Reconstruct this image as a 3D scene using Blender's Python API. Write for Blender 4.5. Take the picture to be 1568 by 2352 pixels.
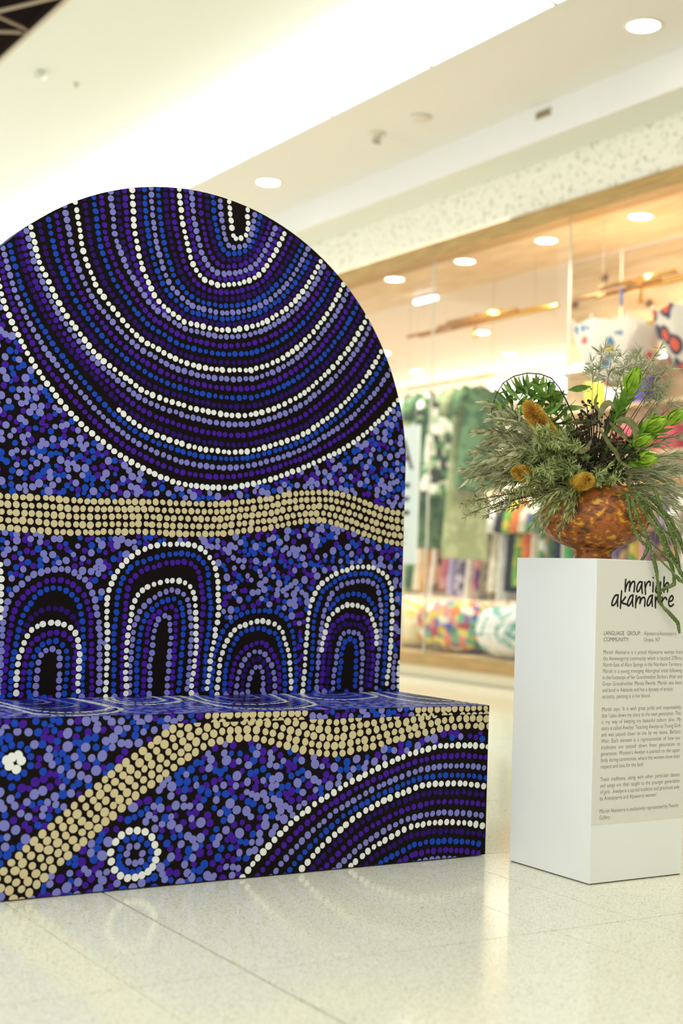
import bpy, bmesh, math, random
from mathutils import Vector, Matrix
import numpy as np
random.seed(7)
rng = np.random.default_rng(11)
for o in list(bpy.data.objects): bpy.data.objects.remove(o)
scene = bpy.context.scene
C = scene.collection

# ------------------------------------------------------------------ camera
CAM = np.array([-2.6532, -3.417, 0.8307]); YAW, PITCH, ROLL = map(math.radians, (31.6629, 2.5405, 1.8212))
FPX, IW, IH = 3249.63, 1568, 2352
_f = np.array([math.sin(YAW)*math.cos(PITCH), math.cos(YAW)*math.cos(PITCH), math.sin(PITCH)])
_r0 = np.array([math.cos(YAW), -math.sin(YAW), 0.]); _u0 = np.cross(_r0, _f)
_r = math.cos(ROLL)*_r0 + math.sin(ROLL)*_u0; _u = -math.sin(ROLL)*_r0 + math.cos(ROLL)*_u0
cd = bpy.data.cameras.new('camera'); cam = bpy.data.objects.new('camera', cd); C.objects.link(cam)
m = Matrix.Identity(4)
for i in range(3):
    m[i][0] = _r[i]; m[i][1] = _u[i]; m[i][2] = -_f[i]; m[i][3] = CAM[i]
cam.matrix_world = m
cd.sensor_fit = 'VERTICAL'; cd.sensor_height = 36.0; cd.lens = FPX/IH*36.0
cd.clip_start = 0.05; cd.clip_end = 200
cd.dof.use_dof = True; cd.dof.focus_distance = 4.15; cd.dof.aperture_fstop = 2.0
scene.camera = cam
# ------------------------------------------------------------------ world, exposure
w = bpy.data.worlds.new('world'); scene.world = w; w.use_nodes = True
w.node_tree.nodes['Background'].inputs[0].default_value = (0.95, 1.0, 0.985, 1)
w.node_tree.nodes['Background'].inputs[1].default_value = 1.85
vs = scene.view_settings
vs.view_transform = 'Standard'; vs.look = 'None'; vs.gamma = 1.0; vs.exposure = 0.0; vs.use_curve_mapping = False
PANEL_EMIT = 3.2          # luminous ceiling panels
SPOT_W = 32.0             # corridor downlights
SHOP_W = 100.0             # shop downlights

def ray(x, y): return _f + _r*(x-IW/2)/FPX - _u*(y-IH/2)/FPX
def un(x, y, ax, v):
    d = ray(x, y); return CAM + d*(v-CAM[ax])/d[ax]
def at(x, y, depth): return Vector(CAM + ray(x, y)*depth)

# ------------------------------------------------------------------ materials
def lin(c):
    return tuple(((v/255)/12.92 if v/255 <= .04045 else ((v/255+.055)/1.055)**2.4) for v in c)
MATS = {}
def mat(name, rgb, rough=.5, spec=.5, metal=0, emit=None, estr=1, coat=0, trans=0, srgb=True):
    if name in MATS: return MATS[name]
    m = bpy.data.materials.new(name); m.use_nodes = True
    b = m.node_tree.nodes['Principled BSDF']
    c = lin(rgb) if srgb else rgb
    b.inputs['Base Color'].default_value = (*c, 1); b.inputs['Roughness'].default_value = rough
    b.inputs['Specular IOR Level'].default_value = spec; b.inputs['Metallic'].default_value = metal
    b.inputs['Coat Weight'].default_value = coat; b.inputs['Transmission Weight'].default_value = trans
    if emit:
        b.inputs['Emission Color'].default_value = (*lin(emit), 1); b.inputs['Emission Strength'].default_value = estr
    MATS[name] = m; return m
def nodes(m): return m.node_tree.nodes, m.node_tree.links, m.node_tree.nodes['Principled BSDF']
def ramp(N, stops, interp='LINEAR'):
    r = N.new('ShaderNodeValToRGB'); cr = r.color_ramp; cr.interpolation = interp
    while len(cr.elements) > 1: cr.elements.remove(cr.elements[0])
    cr.elements[0].position = stops[0][0]; cr.elements[0].color = (*lin(stops[0][1]), 1)
    for p, c in stops[1:]:
        e = cr.elements.new(p); e.color = (*lin(c), 1)
    return r
def noise_mat(name, stops, scale=10, detail=4, rough=.5, coords='Object', stretch=(1,1,1), bump=0, kind='noise', interp='LINEAR', spec=.5, dist=0, rot=(0,0,0)):
    if name in MATS: return MATS[name]
    m = mat(name, (128,128,128), rough, spec); N, L, b = nodes(m)
    tc = N.new('ShaderNodeTexCoord'); mp = N.new('ShaderNodeMapping'); mp.inputs['Scale'].default_value = stretch; mp.inputs['Rotation'].default_value = rot
    if coords == 'World':
        g = N.new('ShaderNodeNewGeometry'); L.new(g.outputs['Position'], mp.inputs[0])
    else: L.new(tc.outputs[coords], mp.inputs[0])
    if kind == 'noise':
        t = N.new('ShaderNodeTexNoise'); t.inputs['Scale'].default_value = scale; t.inputs['Detail'].default_value = detail; t.inputs['Distortion'].default_value = dist; out = t.outputs['Fac']
    elif kind == 'voronoi':
        t = N.new('ShaderNodeTexVoronoi'); t.inputs['Scale'].default_value = scale
        s = N.new('ShaderNodeSeparateColor'); L.new(t.outputs['Color'], s.inputs[0]); out = s.outputs[0]
    elif kind == 'vdist':
        t = N.new('ShaderNodeTexVoronoi'); t.inputs['Scale'].default_value = scale; out = t.outputs['Distance']
    elif kind == 'wave':
        t = N.new('ShaderNodeTexWave'); t.inputs['Scale'].default_value = scale; t.inputs['Distortion'].default_value = dist; t.inputs['Detail'].default_value = detail; out = t.outputs['Fac']
    L.new(mp.outputs[0], t.inputs['Vector'])
    r = ramp(N, stops, interp); L.new(out, r.inputs[0]); L.new(r.outputs[0], b.inputs['Base Color'])
    if bump:
        bp = N.new('ShaderNodeBump'); bp.inputs['Strength'].default_value = bump; bp.inputs['Distance'].default_value = .005
        L.new(out, bp.inputs['Height']); L.new(bp.outputs[0], b.inputs['Normal'])
    return m

# ------------------------------------------------------------------ mesh helpers
class MB:
    def __init__(s): s.v = []; s.f = []
    def add(s, vs, fs):
        n = len(s.v); s.v += [tuple(v) for v in vs]; s.f += [tuple(i+n for i in f) for f in fs]; return s
    def box(s, a, b):
        x0,y0,z0 = a; x1,y1,z1 = b
        return s.add([(x0,y0,z0),(x1,y0,z0),(x1,y1,z0),(x0,y1,z0),(x0,y0,z1),(x1,y0,z1),(x1,y1,z1),(x0,y1,z1)],
                     [(0,3,2,1),(4,5,6,7),(0,1,5,4),(1,2,6,5),(2,3,7,6),(3,0,4,7)])
    def tube(s, pts, rad, n=6, cap=True):
        pts = [Vector(p) for p in pts]; k = len(pts); rr = rad if hasattr(rad, '__len__') else [rad]*k
        base = len(s.v); ref = None
        for i, p in enumerate(pts):
            t = (pts[min(i+1,k-1)]-pts[max(i-1,0)]).normalized()
            if ref is None: ref = Vector((0,0,1)) if abs(t.z) < .9 else Vector((1,0,0))
            a = (ref - t*ref.dot(t))
            if a.length < 1e-6: a = t.orthogonal()
            a.normalize(); ref = a; b = t.cross(a)
            for j in range(n):
                th = 2*math.pi*j/n; s.v.append(tuple(p + (a*math.cos(th)+b*math.sin(th))*rr[i]))
        for i in range(k-1):
            for j in range(n):
                s.f.append((base+i*n+j, base+i*n+(j+1)%n, base+(i+1)*n+(j+1)%n, base+(i+1)*n+j))
        if cap:
            s.f.append(tuple(base+j for j in reversed(range(n)))); s.f.append(tuple(base+(k-1)*n+j for j in range(n)))
        return s
    def lathe(s, prof, n=32, c=(0,0,0), squash=(1,1)):
        base = len(s.v)
        for r, z in prof:
            for j in range(n):
                th = 2*math.pi*j/n; s.v.append((c[0]+r*squash[0]*math.cos(th), c[1]+r*squash[1]*math.sin(th), c[2]+z))
        for i in range(len(prof)-1):
            for j in range(n): s.f.append((base+i*n+j, base+i*n+(j+1)%n, base+(i+1)*n+(j+1)%n, base+(i+1)*n+j))
        s.f.append(tuple(base+j for j in reversed(range(n)))); s.f.append(tuple(base+(len(prof)-1)*n+j for j in range(n)))
        return s
    def ball(s, c, r, n=6, m=4):
        prof = [(max(r*math.sin(math.pi*i/m), r*.02), -r*math.cos(math.pi*i/m)) for i in range(m+1)]
        return s.lathe(prof, n, c)
    def leaf(s, base, d, up, ln, wd, curl=.15, fold=.25, segs=4):
        d = d.normalized(); sd = d.cross(up)
        if sd.length < 1e-5: sd = d.orthogonal()
        sd.normalize(); nr = sd.cross(d); n0 = len(s.v)
        prof = {3: (.0,.9,.75,.0), 4: (.15,.85,1,.65,.0), 6: (.1,.6,.95,1,.8,.45,.0)}[segs]
        for i in range(segs+1):
            t = i/segs; p = base + d*ln*t - nr*curl*ln*t*t; h = wd*.5*prof[i]
            s.v += [tuple(p + sd*h + nr*h*fold), tuple(p), tuple(p - sd*h + nr*h*fold)]
        for i in range(segs):
            a = n0+i*3; s.f += [(a,a+1,a+4,a+3),(a+1,a+2,a+5,a+4)]
        return s
    def mesh(s, name):
        me = bpy.data.meshes.new(name); me.from_pydata(s.v, [], s.f); me.update(); return me
    def build(s, name, material, parent=None, smooth=False, bevel=0):
        me = s.mesh(name)
        return link(name, me, material, parent, smooth, bevel)
def link(name, me, material, parent=None, smooth=False, bevel=0):
    o = bpy.data.objects.new(name, me); C.objects.link(o)
    if material and not me.materials: me.materials.append(material)
    if smooth: me.polygons.foreach_set('use_smooth', [True]*len(me.polygons))
    if parent:
        o.parent = parent
        o.matrix_parent_inverse = Matrix.Translation(parent.location).inverted() if parent.type == 'EMPTY' else Matrix.Identity(4)
    if bevel:
        bv = o.modifiers.new('bevel', 'BEVEL'); bv.width = bevel; bv.segments = 2
    return o
def tag(o, label=None, cat=None, group=None, kind=None):
    if label: o['label'] = label
    if cat: o['category'] = cat
    if group: o['group'] = group
    if kind: o['kind'] = kind
    return o
def empty(name, loc, label=None, cat=None, group=None, kind=None):
    o = bpy.data.objects.new(name, None); o.empty_display_size = .05; C.objects.link(o); o.location = loc
    return tag(o, label, cat, group, kind)
def box(name, a, b, m, parent=None, bevel=0): return MB().box(a, b).build(name, m, parent, False, bevel)

# ------------------------------------------------------------------ setting: floor
grout = mat('grout', (46,38,28), .8)
terrazzo = noise_mat('terrazzo_tile', [(0,(216,205,166)),(.36,(235,230,200)),(.5,(242,239,214)),(.62,(245,242,221)),(1,(248,247,233))], 150, 6, .115, 'World', spec=.32)
N, L, b = nodes(terrazzo)
g = N.new('ShaderNodeNewGeometry')
vz = N.new('ShaderNodeTexVoronoi'); vz.inputs['Scale'].default_value = 400; L.new(g.outputs['Position'], vz.inputs['Vector'])
sc = N.new('ShaderNodeSeparateColor'); L.new(vz.outputs['Color'], sc.inputs[0])
rp = ramp(N, [(0,(150,122,70)),(.05,(176,150,98)),(.09,(255,255,255)),(1,(255,255,255))], 'CONSTANT'); L.new(sc.outputs[0], rp.inputs[0])
mx = N.new('ShaderNodeMix'); mx.data_type = 'RGBA'; mx.blend_type = 'MULTIPLY'; mx.inputs[0].default_value = .7
src = b.inputs['Base Color'].links[0].from_socket
L.new(src, mx.inputs[6]); L.new(rp.outputs[0], mx.inputs[7]); L.new(mx.outputs[2], b.inputs['Base Color'])

floor = empty('floor', (0,0,0), 'cream terrazzo floor of large polished tiles', kind='structure')
box('joint_bed', (-7,-7,-.06), (4.3,13,-.004), grout, floor)
XJ = [-1.486+1.084*k for k in range(-2,6)]; YJ = [-.794+.8145*k for k in range(-3,12)]
xs = []
for k in range(-2, 6):
    xs += [-1.486+1.0815*k, -1.224+1.0855*k-.0*k]
xs = sorted([x for x in xs if x < 4.1]) + [4.16]
tile_cache = {}
for i in range(len(xs)-1):
    x0, x1 = xs[i], xs[i+1]
    g0 = .0038 if abs(x0+1.224) < .02 else .0016; g1 = .0038 if abs(x1+1.224) < .02 else .0016
    for j in range(len(YJ)-1):
        key = (round(x1-x0,4), round(g0,4), round(g1,4))
        if key not in tile_cache:
            me = MB().box((g0,.0018,-.02), (x1-x0-g1,.8145-.0018,0)).mesh('tile'); me.materials.append(terrazzo); tile_cache[key] = me
        o = link('tile', tile_cache[key], None, floor); o.location = (x0, YJ[j], 0)
# rest of the concourse floor, beyond the tiles that can be told apart
far = MB()
far.box((-7,-7,-.02), (xs[0]-.002,13,0)); far.box((xs[0],-7,-.02), (4.16,YJ[0]-.002,0)); far.box((xs[0],YJ[-1]+.002,-.02), (4.16,13,0))
far.build('outer_floor', terrazzo, floor)

# ------------------------------------------------------------------ setting: ceilings
paint = mat('ceiling_paint', (222,224,217), .7, .3)
paint2 = mat('soffit_paint', (226,224,220), .7, .3)
ceil = empty('ceiling', (0,0,4.3), 'cream plaster ceiling stepped around a long light cove', kind='structure')
Y0, Y1 = -6, 13.5
box('soffit', (2.75,Y0,4.3), (3.85,Y1,4.36), paint2, ceil)
box('bulkhead_face', (3.85,Y0,4.04), (3.88,Y1,4.36), paint2, ceil)
box('bulkhead_underside', (3.88,Y0,4.04), (4.25,Y1,4.06), paint, ceil)
box('upper_ceiling', (.68,Y0,4.72), (2.9,Y1,4.8), paint, ceil)
box('opening_edge', (.664,Y0,4.712), (.68,Y1,4.742), mat('edge_beige', (196,178,150), .6), ceil)
box('cove_back', (2.86,Y0,4.36), (2.9,Y1,4.72), paint, ceil)
# dark roof over the void
darkwood = noise_mat('dark_timber', [(.3,(14,4,2)),(.7,(24,10,4))], 3, 3, .8, spec=.05)
void = empty('ceiling', (-2,4,6.6), 'dark brown timber roof over the open void', kind='structure')
box('roof_deck', (-3,-2,6.6), (.66,13.5,6.7), darkwood, void)
box('void_side', (.62,-2,4.74), (.66,13.5,6.6), darkwood, void)
box('void_end', (-3,13.4,4.95), (.66,13.5,6.6), darkwood, void)
lat = empty('roof_lattice', (-.5,6,4.98), 'thin beige beams crossing the dark ceiling opening, top left corner', 'beam')
beige = mat('lattice_beige', (150,128,96), .5)
zl = 4.735
nd = un(80,78,2,zl); q1 = un(-150,-25,2,zl); q2 = un(-150,72,2,zl); q3 = un(-150,64,2,zl); q4 = un(200,-20,2,zl)
nd2 = un(290,-90,2,zl)
for a, b_ in ((nd,q1),(nd,q2),(q3,q4)):
    a = Vector(a); b_ = Vector(b_); d = (b_-a).normalized(); s_ = Vector((-d.y,d.x,0))*.0095
    MB().add([a+s_,a-s_,b_-s_,b_+s_]+[v+Vector((0,0,.018)) for v in (a+s_,a-s_,b_-s_,b_+s_)],
             [(0,1,2,3),(7,6,5,4),(0,4,5,1),(1,5,6,2),(2,6,7,3),(3,7,4,0)]).build('beam', beige, lat)

# luminous cove panels
lum = mat('luminous_diffuser', (250,250,246), .5, emit=(250,255,253), estr=PANEL_EMIT)
def panel_label(y):
    if y < 1.5: return 'curved luminous ceiling panel overhead, before the part in view'
    i = int((y-1.5)//1.29)
    return 'curved white luminous ceiling panel, ' + (['cut by the top edge of the frame','first whole one from the top of the frame','second whole one from the top of the frame','third whole one from the top of the frame','just above the arched backrest'][i] if i < 5 else 'hidden behind the arched backrest')
k = 0
yj = 4.353 - 1.29*6
while yj < 12.8:
    mb = MB(); n = 8; p = []
    for i in range(n+1):
        th = math.pi/2*i/n; p.append((2.745-.30*math.sin(th), 4.302+.34*(1-math.cos(th))))
    y0, y1 = yj+.006, yj+1.284
    vs_ = [(x,y0,z) for x,z in p]+[(x,y1,z) for x,z in p]+[(x+.012,y0,z+.012) for x,z in p]+[(x+.012,y1,z+.012) for x,z in p]
    fs = []
    for i in range(n):
        a = i; b2 = n+1+i; c2 = 2*(n+1)+i; d2 = 3*(n+1)+i
        fs += [(a,b2,b2+1,a+1),(c2,c2+1,d2+1,d2),(a,a+1,c2+1,c2),(b2,d2,d2+1,b2+1)]
    mb.add(vs_, fs)
    t = empty('light_panel', (2.7,yj+.64,4.3), panel_label(yj), 'light', 'luminous cove panels')
    mb.build('diffuser', lum, t, True)
    mbr = MB(); mbr.tube([(x-.006,yj,z-.006) for x,z in p], .010, 5); mbr.build('joint_rib', mat('rib_grey', (120,134,128), .4), t, True)
    yj += 1.29; k += 1
trimm = mat('downlight_ring', (236,230,214), .4)
glow = mat('downlight_glow', (255,250,236), .5, emit=(255,244,220), estr=9)
def spot(loc, power, angle=115, col=(1,.95,.86), r=.08, parent=None):
    l = bpy.data.lights.new('spot', 'SPOT'); l.energy = power; l.color = col; l.spot_size = math.radians(angle); l.spot_blend = .6; l.shadow_soft_size = r
    o = bpy.data.objects.new('bulb', l); C.objects.link(o); o.location = loc
    if parent: o.parent = parent; o.matrix_parent_inverse = Matrix.Translation(parent.location).inverted()
    return o
def downlight(x, y, z, rad, label, power, group, warm=(1,.95,.86), angle=115):
    t = empty('downlight', (x,y,z), label, 'light', group)
    MB().lathe([(rad*1.22,0),(rad*1.22,-.006),(rad*1.02,-.008),(rad*1.0,0)], 32, (x,y,z)).build('ring', trimm, t, True)
    MB().lathe([(rad*.98,-.001),(rad*.98,-.004),(rad*.9,-.0085)], 32, (x,y,z)).build('lens', glow, t, True)
    if power and abs(y-4.411) < .01: power *= 3.0
    if power: spot((x,y,z-.03), power, angle, warm, rad, t)
    return t
for i, y in enumerate((7.57, 3.01, -1.5, -5.2)):
    downlight(3.3+ (.1 if i else -.05), y, 4.3, .1, ['round recessed downlight in the soffit above the arched backrest','round recessed downlight in the soffit, top right corner','round recessed downlight in the soffit over the near floor','round recessed downlight in the soffit behind the viewer'][i], SPOT_W, 'soffit downlights')
white_pl = mat('white_plastic', (214,208,192), .4)
sp = un(865,306,2,4.3)
t = empty('sprinkler_head', sp, 'small ceiling sprinkler head in the soffit, left of the flat round plate', 'sprinkler')
MB().lathe([(.075,0),(.07,-.012),(.03,-.016),(.024,-.05),(.04,-.055)], 20, sp).build('rose', white_pl, t, True)
MB().tube([(sp[0]-.03,sp[1],sp[2]-.05),(sp[0]-.03,sp[1],sp[2]-.075),(sp[0]+.04,sp[1],sp[2]-.075)], .008).build('deflector', mat('grey_metal', (150,146,136), .35, metal=.6), t)
sp = un(965,268,2,4.3)
tag(MB().lathe([(.085,0),(.08,-.015),(.05,-.022),(.01,-.023)], 24, sp).build('ceiling_plate', white_pl, None, True), 'flat round cream detector plate on the soffit', 'detector')
sp = un(1248,262,0,3.85)
t = empty('air_vent', (3.848,sp[1],sp[2]), 'small dark slotted vent on the bulkhead face', 'vent')
box('plate', (3.842,sp[1]-.085,sp[2]-.03), (3.85,sp[1]+.085,sp[2]+.03), mat('vent_plate', (190,180,156), .5), t)
for i in range(5): box('slot', (3.838,sp[1]-.07+i*.03,sp[2]-.02), (3.842,sp[1]-.055+i*.03,sp[2]+.02), mat('vent_dark', (96,88,72), .6), t)
sp = un(92,165,2,4.72)
t = empty('emergency_light', sp, 'small square white fitting on the ceiling by the opening', 'light')
box('base', (sp[0]-.03,sp[1]-.05,4.68), (sp[0]+.02,sp[1]+.05,4.72), mat('fit_grey', (196,196,180), .4), t)
box('cover', (sp[0]+.02,sp[1]-.045,4.675), (sp[0]+.05,sp[1]+.045,4.715), mat('fit_white', (240,244,240), .3), t)
sp = un(175,191,2,4.72)
tag(MB().lathe([(.02,0),(.018,-.03),(.008,-.045)], 12, sp).build('ceiling_sensor', mat('fit_grey', (196,196,180), .4), None, True), 'tiny peg-like sensor on the upper ceiling beside the square fitting', 'sensor')

# ------------------------------------------------------------------ setting: shopfront
XS = 4.2
speck = noise_mat('speckled_stone', [(0,(234,230,216)),(.56,(232,227,210)),(.62,(206,200,180)),(.70,(172,167,146)),(1,(120,116,96))], 24, 3, .5, 'World', spec=.3)
b_ = box('wall_right', (XS,-2,3.66), (XS+.2,13,4.05), speck); tag(b_, 'speckled stone fascia above the shop window', kind='structure')
tim = noise_mat('timber_header', [(.2,(146,112,56)),(.5,(172,136,74)),(.8,(190,156,96))], 6, 4, .4, 'World', (8,.6,8))
b_ = box('trim_1', (XS-.03,-2,3.54), (XS+.15,13,3.66), tim); tag(b_, 'golden timber header beam over the shop window', kind='structure')
b_ = box('trim_2', (XS-.04,2,.10), (XS+.15,13,.19), tim); tag(b_, 'golden timber sill under the shop window', kind='structure')
b_ = box('baseboard_right', (XS,2,0), (XS+.12,13,.10), mat('cream_base', (236,222,186), .4)); tag(b_, 'cream base strip under the timber sill', kind='structure')
ledm = mat('header_led', (255,250,230), .5, emit=(255,236,196), estr=2.5)
b_ = box('trim_3', (XS-.02,5.3,3.661), (XS-.008,13,3.668), ledm); tag(b_, 'thin glowing light line on top of the timber header', kind='structure')
glass = bpy.data.materials.new('shop_glass'); glass.use_nodes = True
gn = glass.node_tree.nodes; gl = glass.node_tree.links; gn.remove(gn['Principled BSDF'])
tr = gn.new('ShaderNodeBsdfTransparent'); tr.inputs[0].default_value = (.97,.985,.97,1); gs = gn.new('ShaderNodeBsdfGlossy'); gs.inputs['Roughness'].default_value = .02
fr = gn.new('ShaderNodeFresnel'); fr.inputs[0].default_value = 1.35; ms = gn.new('ShaderNodeMixShader')
gl.new(fr.outputs[0], ms.inputs[0]); gl.new(tr.outputs[0], ms.inputs[1]); gl.new(gs.outputs[0], ms.inputs[2]); gl.new(ms.outputs[0], gn['Material Output'].inputs[0])
mull = mat('mullion_grey', (206,206,190), .3, metal=.0)
ys = [2.0, 4.65, 6.40, 8.1, 9.9, 11.6, 13]
names = ['nearest, in front of the timber display wall','in front of the white cushion','in front of the bright patterned cushion','behind the arched backrest, middle','behind the arched backrest, far','at the far end']
for i in range(len(ys)-1):
    t = empty('window_%d' % (i+1), (XS+.06,(ys[i]+ys[i+1])/2,.19), 'tall frameless shop window pane %s' % names[i], kind='structure')
    MB().add([(XS+.06,ys[i]+.006,.19),(XS+.06,ys[i+1]-.006,.19),(XS+.06,ys[i+1]-.006,3.54),(XS+.06,ys[i]+.006,3.54)], [(0,3,2,1)]).build('pane', glass, t)
    box('joint', (XS+.052,ys[i]-.006,.19), (XS+.068,ys[i]+.006,3.54), mull, t)

nb = mat('added_wall_paint', (176,168,150), .7)  # unseen stand-in walls for the mall, added to limit ambient light
b_ = box('wall_added_right', (XS,-7,0), (XS+.2,2.0,3.54), nb); tag(b_, 'plain stand-in wall added to cut side light, outside the frame on the right', kind='structure')
b_ = box('wall_added_behind', (-3.4,-7.1,0), (4.4,-7.0,4.3), nb); tag(b_, 'plain stand-in wall added behind the viewer to dim frontal light', kind='structure')
# shop interior shell
plank = noise_mat('pine_plank', [(.25,(196,164,116)),(.5,(220,194,148)),(.75,(232,210,174))], 3.2, 5, .45, 'World', (6,.7,10), dist=.6)
knot = mat('pine_knot', (120,80,36), .5)
shopwhite = mat('shop_white', (230,218,204), .6, .3)
sf = box('shop_floor', (4.25,1.5,-.05), (9.6,14,-.01), mat('shop_floor_cream', (226,206,168), .35)); tag(sf, 'pale floor inside the shop', kind='structure')
pf = box('window_platform', (4.36,2,0), (5.3,13,.185), mat('platform', (230,206,160), .4)); tag(pf, 'low cream platform behind the shop window', kind='structure')
ce = empty('ceiling', (4.8,7,3.6), 'timber board and white plaster ceiling inside the shop', kind='structure')
for i in range(6): box('board', (4.36+i*.165,2,3.6), (4.36+i*.165+.161,13,3.63), plank, ce)
box('plaster', (5.35,2,3.6), (9.6,14,3.66), shopwhite, ce)
bw = box('wall_back', (9.0,2,-.01), (9.1,14,3.6), shopwhite); tag(bw, 'bright cream back wall of the shop', kind='structure')
ww = empty('wall_timber', (5.47,4,0), 'pine board display wall at the right of the shop', kind='structure')
zz = 0
while zz < 3.58:
    box('board', (5.45,1.6,zz), (5.5,6.05,min(zz+.19,3.598)), plank, ww, .002); zz += .194
for (kx, ky) in ((1388,639),(1490,697),(1320,700),(1362,575)):
    kp = un(kx, ky, 0, 5.448); MB().add([(5.447,kp[1]+.05*math.cos(a),kp[2]+.035*math.sin(a)) for a in [2*math.pi*i/10 for i in range(10)]], [tuple(range(10))]).build('knot', knot, ww)
sl = box('wall_side', (4.36,1.5,0), (5.6,1.6,3.6), shopwhite); tag(sl, 'near end wall of the shop', kind='structure')
sl = box('wall_far', (4.36,13.9,0), (9.1,14,3.6), shopwhite); tag(sl, 'far end wall of the shop', kind='structure')
# lit ledges
ledw = mat('ledge_led', (255,255,255), .5, emit=(255,248,230), estr=5)
p1 = un(900,930,0,8.9)
t = empty('lit_ledge', (8.9,11,3.2), 'long glowing ledge high on the back wall of the shop', 'light')
box('tray', (8.7,9.2,3.10), (8.995,13.85,3.16), shopwhite, t); box('led_strip', (8.82,9.25,3.17), (8.9,13.85,3.36), ledw, t)
t = empty('lit_shelf', (5.3,4.6,2.6), 'glowing shelf edge across the pine wall behind the bouquet', 'shelf')
box('board', (5.2,2.2,2.60), (5.45,6.0,2.63), shopwhite, t); box('led_strip', (5.19,2.2,2.605), (5.2,6.0,2.65), ledw, t)
for i, y in enumerate((7.487,6.468,5.439,4.411,3.38,8.52,9.55)):
    downlight(4.57+.055*(7.5-y)/1.03, y, 3.6, .085, ['downlight in the shop timber ceiling beside the backrest edge','downlight in the shop timber ceiling, second from the backrest','downlight in the shop timber ceiling just left of the pane joint','downlight in the shop timber ceiling at the far right','downlight in the shop timber ceiling past the right frame edge','downlight in the shop timber ceiling behind the backrest','downlight in the shop timber ceiling deep behind the backrest'][i], SHOP_W, 'shop timber ceiling downlights', (1,.93,.84), 130)
for i, (x, y) in enumerate(((6.9,7.2),(6.9,9.2),(6.9,11.2),(8.1,8.0),(8.1,10.2),(8.1,12.2))):  # unseen lamps added to brighten the shop interior
    downlight(x, y, 3.6, .08, 'added downlight brightening the deep shop from its white plaster ceiling', SHOP_W*1.6, 'added shop plaster ceiling lamps', (1,.94,.85), 150)
pt = un(977,690,2,3.55)
t = empty('tube_light', pt, 'short white tube light where the shop timber ceiling ends', 'light')
box('diffuser', (pt[0]-.02,pt[1]-.17,3.54), (pt[0]+.02,pt[1]+.17,3.57), mat('tube_glow', (255,255,255), .5, emit=(240,244,255), estr=8), t)
box('body', (pt[0]-.025,pt[1]-.18,3.57), (pt[0]+.025,pt[1]+.18,3.6), white_pl, t)

# ------------------------------------------------------------------ painted bench and backrest
BD = .4865; BT = .10; SH = .45; BX0 = -1.616; RC = .808; ZC = 1.185; XC = -.808
DOTC = {'W':(228,228,222),'T':(204,188,146),'L':(122,122,190),'B':(32,68,172),'P':(66,32,144),'K':(44,24,98)}
def vinyl(name, rgb): return mat(name, rgb, .24, .03)
black = vinyl('print_black', (24,19,19))
DM = {'W':vinyl('print_white',DOTC['W']),'T':vinyl('print_tan',DOTC['T']),'L':vinyl('print_lavender',DOTC['L']),'B':vinyl('print_blue',DOTC['B']),'P':vinyl('print_purple',DOTC['P']),'K':vinyl('print_dark_purple',DOTC['K'])}
DN = {'W':'white_dots','T':'tan_dots','L':'lavender_dots','B':'blue_dots','P':'purple_dots','K':'dark_purple_dots'}
def Z1(p): return [(x/3.136, y/3.136+400) for x,y in p]
def Z2(p): return [(x/3.136+450, y/3.136+400) for x,y in p]
def Z3(p): return [(x/3.136, y/3.136+850) for x,y in p]
def Z4(p): return [(x/3.136+450, y/3.136+850) for x,y in p]
def Z5(p): return [(x/3.136, y/3.136+1200) for x,y in p]
def Z6(p): return [(x/3.136+450, y/3.136+1200) for x,y in p]
def Z7(p): return [(x/2.613, y/2.613+1570) for x,y in p]
def Z8(p): return [(x/2.613+550, y/2.613+1570) for x,y in p]
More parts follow.
